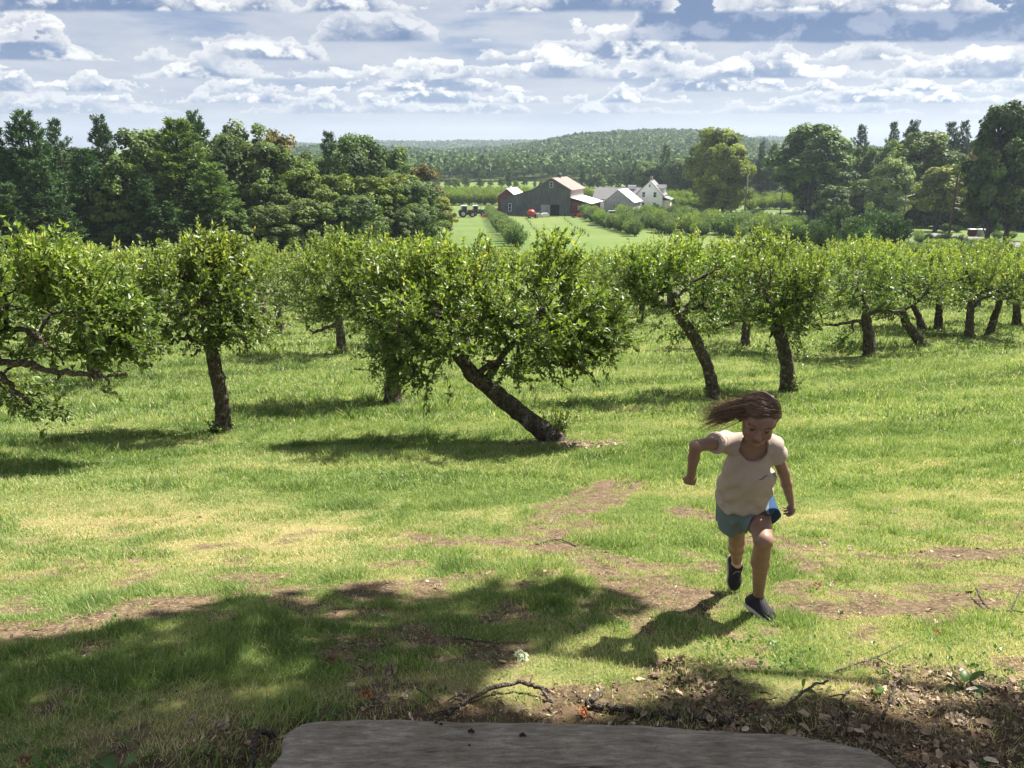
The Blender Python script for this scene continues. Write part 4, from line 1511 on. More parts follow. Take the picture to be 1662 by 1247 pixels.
def slab_roof(parent, pts2, y0, y1, th, mat, name='roof'):
    """roof sheets over consecutive x,z points, th thick"""
    g = Geo()
    for (xa, za), (xb, zb) in zip(pts2[:-1], pts2[1:]):
        n = nrm(np.array([-(zb - za), xb - xa]))
        if n[1] < 0:
            n = -n
        q = [(xa, za), (xb, zb), (xb + n[0] * th, zb + n[1] * th), (xa + n[0] * th, za + n[1] * th)]
        prism(g, q, y0, y1)
    return g.obj(name, mat, parent)


def window(parent, x, z, wd, ht, y=-0.0, trim=True, axis='y', name='window'):
    g = Geo()
    t = 0.10
    if axis == 'y':
        for lo, hi in (((x - wd / 2 - t, y - 0.08, z - t), (x - wd / 2, y + 0.02, z + ht + t)), ((x + wd / 2, y - 0.08, z - t), (x + wd / 2 + t, y + 0.02, z + ht + t)),
                       ((x - wd / 2, y - 0.08, z - t), (x + wd / 2, y + 0.02, z)), ((x - wd / 2, y - 0.08, z + ht), (x + wd / 2, y + 0.02, z + ht + t)),
                       ((x - wd / 2, y - 0.06, z + ht / 2 - .03), (x + wd / 2, y + 0.02, z + ht / 2 + .03))):
            box(g, lo, hi)
        f = g.obj(name, m_trim if trim else m_barn, parent)
        g = Geo()
        box(g, (x - wd / 2, y - 0.03, z), (x + wd / 2, y + 0.01, z + ht / 2 - .03))
        box(g, (x - wd / 2, y - 0.03, z + ht / 2 + .03), (x + wd / 2, y + 0.01, z + ht))
        g.obj('pane', m_glass, f)
    else:
        # y is the x-plane here, x runs along the depth
        for lo, hi in (((y - 0.02, x - wd / 2 - t, z - t), (y + 0.08, x + wd / 2 + t, z)), ((y - 0.02, x - wd / 2 - t, z + ht), (y + 0.08, x + wd / 2 + t, z + ht + t)),
                       ((y - 0.02, x - wd / 2 - t, z), (y + 0.08, x - wd / 2, z + ht)), ((y - 0.02, x + wd / 2, z), (y + 0.08, x + wd / 2 + t, z + ht))):
            box(g, lo, hi)
        f = g.obj(name, m_trim, parent)
        g = Geo()
        box(g, (y - 0.01, x - wd / 2, z), (y + 0.03, x + wd / 2, z + ht))
        g.obj('pane', m_glass, f)


# main barn; local x to the right along the front, y to the back, origin at the front right corner of the tall part
TH = 19.0
b, rz = frame_at(925, 351, 219, TH)
barn = building('barn', b, rz, 'large weathered grey wooden barn with a long low left wing and brown roof', 'barn')
Wm, Hp, He, Hl, Wl, DEP = 10.6, 10.0, 7.1, 4.1, 9.8, 15.0
gw = Geo()
# front wall with the door opening, built as pieces around it
dx0, dx1, dh = -5.7, -3.1, 2.9
th_ = 0.25


def wallpiece(poly):
    prism(gw, poly, 0.0, th_)


wallpiece([(dx1, -0.6), (0, -0.6), (0, He), (dx1, He + (Hp - He) * (-dx1) / (Wm / 2) if -dx1 < Wm / 2 else 0)])
zl = lambda x: He + (Hp - He) * (1 - abs(x + Wm / 2) / (Wm / 2))
wallpiece([(dx0, dh), (dx1, dh), (dx1, zl(dx1)), (-Wm / 2, Hp), (dx0, zl(dx0))])
wallpiece([(-Wm, -0.6), (dx0, -0.6), (dx0, zl(dx0)), (-Wm, He)])
wallpiece([(-Wm - Wl, -0.6), (-Wm, -0.6), (-Wm, He - 0.15), (-Wm - Wl, Hl)])
box(gw, (-Wm - Wl, th_, -0.6), (-Wm - Wl + th_, DEP, Hl - .1))
prism(gw, [(-Wm - Wl, -0.6), (0, -0.6), (0, He), (-Wm / 2, Hp), (-Wm, He), (-Wm - Wl, Hl)], DEP, DEP + th_)
gw.obj('wall', m_barn, barn)
g = Geo()
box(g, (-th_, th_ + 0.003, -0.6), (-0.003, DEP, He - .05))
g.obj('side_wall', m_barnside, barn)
g = Geo()
box(g, (-Wm, 2.2, -0.5), (-0.3, 2.4, 5))
g.obj('doorway_shade_sheet', m_dark, barn)  # near-black sheet behind the door opening, standing in for the shade inside
roof = slab_roof(barn, [(-Wm - 0.1, He - 0.02), (-Wm / 2, Hp + 0.03), (0.55, He - 0.32)], -0.35, DEP + 0.5, 0.16, m_rust)
slab_roof(barn, [(-Wm - Wl - 0.4, Hl - 0.12), (-Wm - 0.12, He - 0.16)], -0.3, DEP + 0.4, 0.14, m_barn, 'wing_roof')
g = Geo()
for z_ in (7.35,):
    box(g, (-6.9, -0.25, 6.55), (-4.1, -0.003, 6.8))
box(g, (-8.6, -0.22, 3.0), (-0.4, -0.003, 3.22))
box(g, (-8.4, -0.3, 4.2), (-6.0, -0.003, 4.32))
g.obj('ledge_boards', m_barn, barn)
window(barn, -Wm / 2 - 0.2, 7.7, 0.8, 1.3)
window(barn, -Wm - Wl + 2.7, 0.95, 0.75, 2.0)
g = Geo()
box(g, (-8.4, -0.25, 0.05), (-5.75, -0.12, 2.9))
g.obj('sliding_door', m_door, barn)
g = Geo()
box(g, (-3.0, -0.22, 0.0), (-0.6, -0.10, 2.9))
g.obj('sliding_door', m_barn, barn)
g = Geo()
box(g, (-Wm / 2 - 0.5, DEP * .45, Hp), (-Wm / 2 + 0.5, DEP * .45 + 1.0, Hp + 0.9))
V = np.array([[-0.65, -0.65, 0.9], [0.65, -0.65, 0.9], [0.65, 0.65, 0.9], [-0.65, 0.65, 0.9], [0, 0, 1.6]]) + [-Wm / 2, DEP * .45 + .5, Hp]
g.add(V, [[0, 1, 4], [1, 2, 4], [2, 3, 4], [3, 0, 4]])
add_tube(g, [(-Wm / 2, DEP * .45 + .5, Hp + 1.5), (-Wm / 2, DEP * .45 + .5, Hp + 2.5)], 0.05, 5)
box(g, (-Wm / 2 - .5, DEP * .45 + .47, Hp + 2.2), (-Wm / 2 + .5, DEP * .45 + .53, Hp + 2.3))
g.obj('cupola', m_barn, barn)
# red lean-to on the right with a pale roof
e_ = building('red_lean_to', b + np.array([0, 0, 0.0]), rz, 'low red lean-to with a pale tin roof against the right side of the barn', 'shed')
g = Geo()
prism(g, [(0.02, -0.6), (5.3, -0.6), (5.3, 3.1), (0.02, 4.2)], 0.5, DEP - .5)
g.obj('wall', m_redwood, e_)
slab_roof(e_, [(0.05, 4.85), (6.0, 3.25)], 0.1, DEP - .1, 0.14, m_tin)
window(e_, 2.6, 1.7, 0.8, 0.9, 0.5)
g = Geo()
box(g, (3.6, 0.42, 0.1), (5.1, 0.497, 2.3))
g.obj('door', m_dark, e_)
g = Geo()
box(g, (0.02, 0.44, 3.0), (5.3, 0.497, 3.12))
g.obj('wall_plate', m_barn, e_)

# small red barn behind on the left
b, rz = frame_at(808, 338, 242, TH)
e_ = building('red_barn', b, rz, 'small red barn with a white metal roof behind the left wing', 'barn')
W_ = 5.9
walls(e_, [(0, -0.6), (W_, -0.6), (W_, 3.9), (W_ / 2, 6.1), (0, 3.9)], 9.0, m_redwood)
rf = slab_roof(e_, [(-0.3, 3.75), (W_ / 2, 6.15), (W_ + 0.35, 3.65)], -0.3, 9.3, 0.15, m_tinw)
window(e_, 3.3, 1.3, 0.9, 1.2)
g = Geo()
box(g, (W_ / 2 - .3, 3.2, 6.2), (W_ / 2 + .3, 3.8, 6.75))
g.obj('roof_vent', m_tin, e_)

# silver grey shed with a white roof
b, rz = frame_at(980, 346, 226, 22)
e_ = building('grey_shed', b, rz, 'silver grey gabled shed with a bright white metal roof', 'shed')
W_ = 8.4
walls(e_, [(0, -0.6), (W_, -0.6), (W_, 3.4), (W_ * .48, 6.6), (0, 3.4)], 9.5, m_shed)
slab_roof(e_, [(-0.3, 3.2), (W_ * .48, 6.68), (W_ + 0.45, 3.15)], -0.3, 9.8, 0.16, m_tinw)
g = Geo()
box(g, (3.0, -0.08, 0.0), (5.6, -0.003, 2.4))
g.obj('door', m_dark, e_)
# long dark roofed connecting barn behind
b, rz = frame_at(962, 338, 244, 8)
e_ = building('connector_barn', b, rz, 'long low white building with a dark grey roof behind the silver shed', 'barn')
g = Geo()
box(g, (0, 0, -0.6), (22, 7, 3.2))
g.obj('wall', m_white, e_)
g = Geo()
V = [(-0.3, -0.4, 2.95), (22.2, -0.4, 2.95), (22.2, 3.5, 6.3), (0.6, 3.5, 6.3), (-0.3, 7.4, 2.95), (22.2, 7.4, 2.95), (-0.3, -0.4, 2.8), (22.2, -0.4, 2.8), (-0.3, 7.4, 2.8), (22.2, 7.4, 2.8)]
g.add(V, [[0, 1, 2, 3], [3, 2, 5, 4], [0, 6, 7, 1], [6, 8, 9, 7], [4, 5, 9, 8]])
g.add([V[0], V[3], V[4], V[1], V[2], V[5]], [[0, 1, 2], [3, 5, 4]])
g.obj('roof', m_slate, e_)
for x_ in (10.5, 17.2):
    g = Geo()
    box(g, (x_, 3.0, 5.9), (x_ + (2.6 if x_ < 12 else 1.1), 4.0, 7.0 if x_ < 12 else 7.4))
    g.obj('roof_vent', m_trim, e_)
window(e_, 5.2, 1.3, 1.1, 0.9, 0.0)

# white farmhouse
b, rz = frame_at(1031, 339, 236, 16)
e_ = building('farmhouse', b, rz, 'white two storey farmhouse with a grey roof and two dormers', 'house')
W_ = 7.9
walls(e_, [(0, -0.8), (W_, -0.8), (W_, 4.6), (W_ * .5, 8.5), (0, 4.6)], 11.0, m_white)
slab_roof(e_, [(-0.3, 4.36), (W_ * .5, 8.56), (W_ + 0.35, 4.3)], -0.25, 11.3, 0.18, m_slate)
for x_, z_, w2, h2 in ((2.3, 4.0, 0.8, 1.4), (5.6, 4.0, 0.8, 1.4), (2.3, 1.0, 0.8, 1.4), (5.6, 1.0, 0.8, 1.4), (3.95, 6.9, 0.45, 0.7)):
    window(e_, x_, z_, w2, h2)
for y_ in (2.2, 6.6):
    g = Geo()
    prism(g, [(y_, 4.9), (y_ + 1.9, 4.9), (y_ + 1.9, 6.4), (y_ + .95, 7.2), (y_, 6.4)], 0, 2.8)
    M_ = np.array([[0, -1, 0], [1, 0, 0], [0, 0, 1.0]])
    g.V = [v @ M_.T * [1, 1, 1] + [W_ + 0.1, 0, 0] for v in g.V]
    dm = g.obj('dormer', m_white, e_)
    g = Geo()
    prism(g, [(y_ - .2, 6.3), (y_ + .95, 7.25), (y_ + 2.1, 6.3), (y_ + 2.1, 6.45), (y_ + .95, 7.42), (y_ - .2, 6.45)], -0.2, 2.8)
    g.V = [v @ M_.T + [W_ + 0.1, 0, 0] for v in g.V]
    g.obj('roof', m_slate, dm)
    window(dm, y_ + .95, 5.2, 0.8, 1.0, W_ + 0.1, axis='x')
g = Geo()
box(g, (W_ * .5 - .35, 3.6, 8.3), (W_ * .5 + .35, 4.4, 9.9))
g.obj('chimney', m_brick, e_)
g = Geo()
box(g, (W_ + 0.003, 0.6, -0.8), (W_ + 2.2, 10.6, 3.1))
g.obj('porch', m_cream, e_)
slab_roof(e_, [(W_ + 0.02, 4.0), (W_ + 2.6, 3.15)], 0.3, 10.9, 0.12, m_slate, 'porch_roof')

# ------------------------------------------------------------------ machines in the yard
m_tyre = plain_mat('black_tyre', (0.02, 0.02, 0.02), 0.85, 0.2)
m_hub = plain_mat('pale_wheel_hub', (0.50, 0.48, 0.45), 0.5, 0.4)
m_redp = plain_mat('red_machine_paint', (0.42, 0.045, 0.03), 0.35, 0.5)
m_darkred = plain_mat('dull_red_board', (0.085, 0.022, 0.02), 0.8, 0.2)
m_green = plain_mat('green_machine_paint', (0.03, 0.10, 0.045), 0.4, 0.5)
m_orange = plain_mat('orange_machine_paint', (0.60, 0.16, 0.07), 0.5, 0.4)
m_blk = plain_mat('black_metal', (0.03, 0.03, 0.032), 0.5, 0.4)
m_silver = plain_mat('silver_car_paint', (0.55, 0.56, 0.58), 0.3, 0.5)


def wheel(parent, x, y, r, wdt, name='wheel'):
    a = np.linspace(0, 2 * math.pi, 21)[:-1]
    g = Geo()
    V, F = [], []
    prof = [(r * 0.55, -wdt / 2), (r * 0.93, -wdt / 2), (r, -wdt * 0.3), (r, wdt * 0.3), (r * 0.93, wdt / 2), (r * 0.55, wdt / 2)]
    for p, yy in prof:
        V += [(x + math.cos(t) * p, y + yy, r + math.sin(t) * p) for t in a]
    for i in range(5):
        for j in range(20):
            F.append((i * 20 + j, i * 20 + (j + 1) % 20, (i + 1) * 20 + (j + 1) % 20, (i + 1) * 20 + j))
    g.add(V, F)
    wv = g.obj(name, m_tyre, parent)
    g = Geo()
    V = [(x + math.cos(t) * r * .56, y - wdt * .35, r + math.sin(t) * r * .56) for t in a] + [(x + math.cos(t) * r * .56, y + wdt * .35, r + math.sin(t) * r * .56) for t in a] + [(x, y - wdt * .5, r), (x, y + wdt * .5, r)]
    g.add(V, [(j, (j + 1) % 20, 20 + (j + 1) % 20, 20 + j) for j in range(20)])
    k = g.n - len(V)
    F3 = np.array([(j, (j + 1) % 20, 40) for j in range(20)] + [(20 + j, 20 + (j + 1) % 20, 41) for j in range(20)]) + k
    g.F3.append(F3)
    g.A3.append(np.zeros(len(F3)))
    g.M3.append(np.zeros(len(F3), int))
    g.obj('rim', m_hub, wv)


def tractor(px, py, D, body, label, rz, sc=1.0, cab_=True):
    b, _ = frame_at(px, py, D, 0)
    t = empty('tractor', b, label, 'tractor', None, rz)
    t.scale = (sc,) * 3
    for yy in (-0.85, 0.85):
        wheel(t, -0.9, yy, 0.85, 0.5)
        wheel(t, 1.35, yy, 0.62, 0.4)
    g = Geo()
    prism(g, [(0.1, 0.75), (2.1, 0.75), (2.2, 1.25), (2.05, 1.55), (0.1, 1.75)], -0.38, 0.38)
    g.obj('hood', body, t)
    g = Geo()
    box(g, (-1.2, -0.45, 0.6), (0.12, 0.45, 1.2))
    box(g, (-0.2, -0.2, 0.5), (1.9, 0.2, 0.748))
    add_tube(g, [(0.9, 0.25, 1.5), (0.9, 0.25, 2.35)], 0.05, 6)
    g.obj('chassis', m_blk, t)
    for s_ in (-1, 1):
        g = Geo()
        a = np.linspace(0.15, 2.9, 8)
        P_ = [(-0.9 + math.cos(q) * 0.98, 0.85 + math.sin(q) * 0.98) for q in a]
        Q_ = [(-0.9 + math.cos(q) * 0.92, 0.85 + math.sin(q) * 0.92) for q in a]
        for i in range(7):
            prism(g, [P_[i], P_[i + 1], Q_[i + 1], Q_[i]], s_ * 0.85 - 0.28, s_ * 0.85 + 0.28)
        g.obj('fender', body, t)
    if cab_:
        g = Geo()
        for x_, y_ in ((-1.15, -.6), (-1.15, .6), (0.1, -.6), (0.1, .6)):
            box(g, (x_ - .05, y_ - .05, 1.2), (x_ + .05, y_ + .05, 2.55))
        g.obj('cab_frame', m_trim, t)
        g = Geo()
        box(g, (-1.1, -0.57, 1.45), (0.05, -0.55, 2.5))
        box(g, (-1.1, 0.55, 1.45), (0.05, 0.57, 2.5))
        box(g, (0.06, -.5, 1.5), (0.08, .5, 2.5))
        g.obj('cab_glass', m_glass, t)
        g = Geo()
        prism(g, [(-1.35, 2.55), (0.3, 2.55), (0.22, 2.75), (-1.25, 2.75)], -0.75, 0.75)
        g.obj('cab_roof', m_trim, t)
    return t


tractor(757, 349.5, 214, m_darkred, 'red and black tractor with a white roofed cab parked in the yard', math.radians(12), 1.15)
tractor(775, 348.5, 220, m_green, 'green tractor parked behind the white roofed one', math.radians(8), 1.05)
tractor(812, 352, 206, m_green, 'small dark green tractor by the corner of the barn wing', math.radians(75), 0.62, False)


def loc_empty(name, px, py, D, label, cat, rz=0.0):
    b, _ = frame_at(px, py, D, 0)
    return empty(name, b, label, cat, None, rz)


t = loc_empty('farm_wagon', 800, 348, 218, 'long dull red flatbed wagon with slatted sides left of the barn', 'wagon', math.radians(-4))
g = Geo()
box(g, (-2.6, -1.0, 0.75), (2.6, 1.0, 0.9))
g.obj('bed', m_darkred, t)
for s_ in (-1, 1):
    g = Geo()
    for z_ in (0.95, 1.3, 1.65):
        box(g, (-2.6, s_ * 1.0 - .03, z_), (2.6, s_ * 1.0 + .03, z_ + .27))
    for x_ in np.linspace(-2.5, 2.5, 6):
        box(g, (x_ - .05, s_ * 1.045 - .03 + (.0 if s_ > 0 else -.03), .7), (x_ + .05, s_ * 1.045 + .03 + (.03 if s_ > 0 else 0), 1.95))
    g.obj('side_board', m_darkred, t)
for x_ in (-1.7, 1.7):
    for y_ in (-.85, .85):
        wheel(t, x_, y_, 0.36, 0.22)
t = loc_empty('mower_deck', 787, 348, 212, 'orange farm implement beside the red wagon', 'implement', 0.3)
g = Geo()
prism(g, [(-0.9, 0.2), (0.9, 0.2), (0.7, 0.7), (0.1, 1.1), (-0.5, 0.8)], -0.6, 0.6)
g.obj('deck', m_orange, t)
g = Geo()
add_tube(g, [(0.8, 0, 0.4), (1.6, 0, 0.5)], 0.05, 6)
g.obj('hitch', m_blk, t)

# red round tank sprayer
t = loc_empty('tank_sprayer', 862, 351.5, 210, 'round red tank sprayer on wheels in front of the barn', 'sprayer', 0.2)
a = np.linspace(0, math.pi, 10)
g = Geo()
rr_ = np.maximum(np.sin(a), 0.02) * 0.95
pts = np.stack([-np.cos(a) * 1.15, 0 * a, 1.35 + 0 * a], 1)
add_tube(g, pts, rr_, 16)
g.obj('tank', m_redp, t, smooth=True)
g = Geo()
box(g, (-1.0, -0.4, 0.35), (1.9, 0.4, 0.5))
add_tube(g, [(1.0, 0, 0.5), (1.3, 0, 1.2)], 0.2, 8)
g.obj('chassis', m_blk, t)
for x_ in (-.5, 1.3):
    for y_ in (-.7, .7):
        wheel(t, x_, y_, 0.38, 0.25)
for i, (px, lab, m_, s_) in enumerate(((873, 'grey water trough right of the red tank sprayer', m_silver, 0.9), (885, 'white covered trough just left of the open barn door', m_trim, 1.0))):
    t = loc_empty('trough', px, 350.5, 213, lab, 'trough', 0.1)
    g = Geo()
    prism(g, [(-1.0 * s_, 0.25), (1.0 * s_, 0.25), (1.1 * s_, 0.85), (0.6, 1.12), (-0.6, 1.12), (-1.1 * s_, 0.85)], -0.5, 0.5)
    g.obj('tub', m_, t)
    g = Geo()
    for x_ in (-.8, .7):
        box(g, (x_, -.45, -.05), (x_ + .1, .45, .247))
    g.obj('feet', m_blk, t)
for px, m_, lab in ((929, m_blk, 'small dark cart in front of the red lean-to'), (941, m_redp, 'small red cart in front of the red lean-to')):
    t = loc_empty('hand_cart', px, 351, 211, lab, 'cart', 0.4)
    g = Geo()
    prism(g, [(-0.7, 0.4), (0.6, 0.4), (0.9, 1.0), (-0.9, 1.1)], -0.45, 0.45)
    g.obj('tray', m_, t)
    g = Geo()
    add_tube(g, [(-0.8, 0, 0.9), (-1.5, 0, 1.15)], 0.04, 5)
    g.obj('handle', m_blk, t)
    wheel(t, 0.3, -.52, 0.3, 0.12)
    wheel(t, 0.3, .52, 0.3, 0.12)
# parked car in front of the silver shed
t = loc_empty('parked_car', 999, 348, 214, 'silver sport utility car parked in front of the silver grey shed', 'car', math.radians(8))
g = Geo()
prism(g, [(-2.2, 0.45), (2.2, 0.45), (2.25, 0.9), (1.2, 1.05), (-2.2, 1.1)], -0.88, 0.88)
g.obj('body', m_silver, t)
g = Geo()
prism(g, [(-2.1, 1.1), (1.1, 1.06), (0.5, 1.62), (-1.9, 1.66)], -0.78, 0.78)
g.obj('windows', m_glass, t)
g = Geo()
prism(g, [(-1.95, 1.665), (0.55, 1.625), (0.4, 1.72), (-1.8, 1.75)], -0.74, 0.74)
g.obj('roof', m_silver, t)
for x_ in (-1.35, 1.35):
    for y_ in (-.78, .78):
        wheel(t, x_, y_, 0.36, 0.22)

# hives by the road
for px, c_, lab in ((1577, m_darkred, 'brown box hive with a pale lid beside the road'), (1591.5, m_shed, 'white box hive standing right of the brown one')):
    b = G(px, 384)
    t = empty('bee_hive', b, lab, 'hive', None, 0.15)
    wd = 1.15 if px < 1580 else 0.9
    g = Geo()
    box(g, (-wd / 2, -.45, 0.12), (wd / 2, .45, 1.15))
    g.obj('box', c_, t)
    g = Geo()
    box(g, (-wd / 2 - .07, -.52, 1.153), (wd / 2 + .07, .52, 1.28))
    g.obj('lid', m_trim, t)
    g = Geo()
    for x_ in (-.35, .25):
        box(g, (x_, -.4, -.1), (x_ + .1, .4, .117))
    g.obj('stand', m_blk, t)

# ------------------------------------------------------------------ utility poles and wires
m_pole = bark_mat('creosoted_pole', (0.10, 0.065, 0.045), (0.22, 0.155, 0.115), 3.0)
m_pole2 = bark_mat('grey_pole', (0.14, 0.13, 0.12), (0.30, 0.28, 0.26), 3.0)
m_wire = plain_mat('utility_wire', (0.09, 0.09, 0.095), 0.5, 0.4)
tops = []
for px, py, top, D, m_, lab in ((1213.5, 346, 284, 192, m_pole2, 'grey utility pole right of the yellow green maples'),
                                (1272, 341, 290, 215, m_pole2, 'farthest grey utility pole beside the pale bend of the road'),
                                (1471, 374, 317, 148, m_pole2, 'grey leaning utility pole left of the thin stemmed trees'),
                                (1555.5, 386, 284, 124, m_pole, 'tall brown utility pole beside the road')):
    t_ = P(px, top, D)
    z = float(zg(t_[0], t_[1]))
    h = t_[2] - z
    e = empty('utility_pole', (t_[0], t_[1], z), lab, 'utility pole', 'utility poles along the road')
    g = Geo()
    add_tube(g, [(0, 0, -0.3), (0, 0, h)], [0.20, 0.15], 10)
    g.obj('post', m_, e, smooth=True)
    g = Geo()
    for zz in (h - 0.35, h - 1.1):
        box(g, (0.10, -0.06, zz - .05), (0.24, 0.06, zz + .05))
        add_tube(g, [(0.2, 0, zz + .05), (0.2, 0, zz + .25)], 0.05, 6)
    g.obj('insulator', m_trim, e)
    tops.append((t_, h))


def wire(a, b, sag, r, label):
    t = np.linspace(0, 1, 22)[:, None]
    p = a + (b - a) * t - np.array([0, 0, 1]) * (4 * sag * t * (1 - t))
    g = Geo()
    add_tube(g, p, r, 4, cap=False)
    tag(g.obj('overhead_wire', m_wire), label, 'wire', 'overhead wires')


T1, T2, T3, T4 = [t[0] for t in tops]
off = np.array([0.2, 0, 0])
for dz_, s_, lab in ((-0.1, 1.6, 'upper'), (-0.9, 2.0, 'lower')):
    d_ = np.array([0.2, 0, dz_])
    wire(T1 + d_ - [0, 0, 2.5], T2 + d_ - [0, 0, 2.0], s_, 0.035, lab + ' sagging wire between the two grey poles right of the maples')
    wire(T2 + d_ - [0, 0, 2.0], T3 + d_, s_, 0.03, lab + ' long wire from the farthest pole to the leaning pole')
wire(T3 + off - [0, 0, .2], P(1520, 300, 150), 0.2, 0.04, 'pale wire rising from the leaning pole into the tan tree')
for dz_, s_, lab in ((-3.4, 1.0, 'topmost'), (-4.3, 1.1, 'middle'), (-5.0, 1.3, 'lowest')):
    wire(T4 + [0.2, 0, dz_], T4 + np.array([22.0, -10.0, dz_ + 1.0]), s_ * 1.2, 0.03, lab + ' of the three wires running from the brown pole to the right edge')
# ------------------------------------------------------------------ the running child, grown as one implicit surface
class Field:
    def __init__(self, lo, hi, h):
        self.lo, self.h = np.array(lo, float), h
        self.n = np.ceil((np.array(hi) - lo) / h).astype(int) + 1
        self.v = np.full(self.n, 0.05, np.float32)

    def sub(self, lo, hi):
        a = np.clip(np.floor((lo - self.lo) / self.h).astype(int), 0, self.n - 1)
        b = np.clip(np.ceil((hi - self.lo) / self.h).astype(int) + 1, 1, self.n)
        sl = tuple(slice(i, j) for i, j in zip(a, b))
        ax = [self.lo[i] + self.h * np.arange(a[i], b[i]) for i in range(3)]
        X, Y, Z = np.meshgrid(*ax, indexing='ij')
        return sl, np.stack([X, Y, Z], -1)

    def join(self, lo, hi, fn, k=0.01, cut=False):
        m = max(3 * k, 0.02)
        sl, p = self.sub(np.asarray(lo) - m, np.asarray(hi) + m)
        d = fn(p)
        o = self.v[sl]
        if cut:
            d, o2 = -d, o
            hh = np.clip(0.5 - 0.5 * (o2 - d) / k, 0, 1)
            self.v[sl] = o2 * (1 - hh) + d * hh + k * hh * (1 - hh)
        else:
            hh = np.clip(0.5 + 0.5 * (o - d) / k, 0, 1)
            self.v[sl] = o * (1 - hh) + d * hh - k * hh * (1 - hh)

    def cone(self, a, b, ra, rb, k=0.012, flat=None, cut=False):
        """rounded cone from a to b; flat=(axis, factor) squeezes it along an axis"""
        a, b = np.asarray(a, float), np.asarray(b, float)
        R = max(ra, rb) * (1 if flat is None else max(1, flat[1]))
        ab = b - a
        L2 = max(ab @ ab, 1e-9)

        def fn(p):
            t = np.clip(((p - a) @ ab) / L2, 0, 1)
            q = p - a - t[..., None] * ab
            if flat is not None:
                ax = flat[0]
                c = q @ ax
                q = q + (c * (1 / flat[1] - 1))[..., None] * ax
            return (np.linalg.norm(q, axis=-1) - (ra + (rb - ra) * t)) * (1 if flat is None else min(1.0, flat[1]))
        self.join(np.minimum(a, b) - R, np.maximum(a, b) + R, fn, k, cut)

    def ell(self, c, axes, rad, k=0.01, cut=False):
        c, A, r = np.asarray(c, float), np.asarray(axes), np.asarray(rad, float)
        R = r.max()

        def fn(p):
            q = ((p - c) @ A.T) / r
            n = np.linalg.norm(q, axis=-1)
            return (n - 1) * r.min() * np.where(n > 1, 1.0, 1.0)
        self.join(c - R, c + R, fn, k, cut)

    def surface(self):
        """naive surface nets"""
        v = self.v
        s = v < 0
        nx, ny, nz = v.shape
        corner = [(i, j, k) for i in (0, 1) for j in (0, 1) for k in (0, 1)]
        cs = sum(s[i:nx - 1 + i, j:ny - 1 + j, k:nz - 1 + k].astype(np.int8) for i, j, k in corner)
        act = (cs > 0) & (cs < 8)
        idx = np.full(act.shape, -1, np.int64)
        C = np.argwhere(act)
        idx[act] = np.arange(len(C))
        acc = np.zeros((len(C), 3))
        cnt = np.zeros(len(C))
        for a in corner:
            for ax in range(3):
                if a[ax] == 1:
                    continue
                b = list(a)
                b[ax] = 1
                va = v[C[:, 0] + a[0], C[:, 1] + a[1], C[:, 2] + a[2]]
                vb = v[C[:, 0] + b[0], C[:, 1] + b[1], C[:, 2] + b[2]]
                x = (va < 0) != (vb < 0)
                t = np.where(x, va / np.where(x, va - vb, 1), 0)
                p = np.tile(np.array(a, float), (len(C), 1))
                p[:, ax] += t
                acc[x] += p[x]
                cnt[x] += 1
        V = (C + acc / cnt[:, None]) * self.h + self.lo
        F = []
        for ax in range(3):
            o = [0, 1, 2]
            o.remove(ax)
            sa = [slice(1, -1)] * 3
            sb = [slice(1, -1)] * 3
            sa[ax] = slice(0, -1)
            sb[ax] = slice(1, None)
            A, B = s[tuple(sa)], s[tuple(sb)]
            for flip, E in ((0, A & ~B), (1, ~A & B)):
                e = np.argwhere(E)
                base = e + 1
                base[:, ax] = e[:, ax]
                q = []
                for du, dv in ((0, 0), (-1, 0), (-1, -1), (0, -1)):
                    c = base.copy()
                    c[:, o[0]] += du
                    c[:, o[1]] += dv
                    q.append(idx[c[:, 0], c[:, 1], c[:, 2]])
                q = np.stack(q, 1)
                if flip ^ (ax == 1):
                    q = q[:, ::-1]
                F.append(q)
        F = np.concatenate(F)
        return V, F[(F >= 0).all(1)]


def relax(V, F, it=2, lam=0.5):
    e = np.concatenate([F[:, [0, 1]], F[:, [1, 2]], F[:, [2, 3]], F[:, [3, 0]]])
    for _ in range(it):
        acc = np.zeros_like(V)
        c = np.zeros(len(V))
        np.add.at(acc, e[:, 0], V[e[:, 1]])
        np.add.at(c, e[:, 0], 1)
        np.add.at(acc, e[:, 1], V[e[:, 0]])
        np.add.at(c, e[:, 1], 1)
        V = V + lam * (acc / np.maximum(c, 1)[:, None] - V)
    return V


def skin_mat(name, col, rough=0.5):
    m, w = new_mat(name)
    co = coords(w)
    c = w.mix(w.sstep(w.noise(co, 18.0, 4.0, 0.6), 0.3, 0.7), tuple(x * 0.90 for x in col), tuple(min(1, x * 1.08) for x in col))
    p = w.n('ShaderNodeBsdfPrincipled')
    w.put(p.inputs['Base Color'], c)
    p.inputs['Roughness'].default_value = rough
    p.inputs['Specular IOR Level'].default_value = 0.35
    p.inputs['Subsurface Weight'].default_value = 0.12
    p.inputs['Subsurface Radius'].default_value = (0.012, 0.005, 0.003)
    finish(w, p.outputs[0])
    return m


m_skin = skin_mat('skin', (0.250, 0.146, 0.102))
m_lip = skin_mat('lips', (0.205, 0.098, 0.072))
m_eye = plain_mat('eye_white', (0.20, 0.165, 0.14), 0.3, 0.5, 0.03)
m_iris = plain_mat('dark_iris', (0.035, 0.02, 0.014), 0.2, 0.5, 0.03)
m_brow = plain_mat('brown_brow', (0.14, 0.075, 0.05), 0.8, 0.2, 0.1)
m_cheek = skin_mat('flushed_skin', (0.250, 0.134, 0.096))


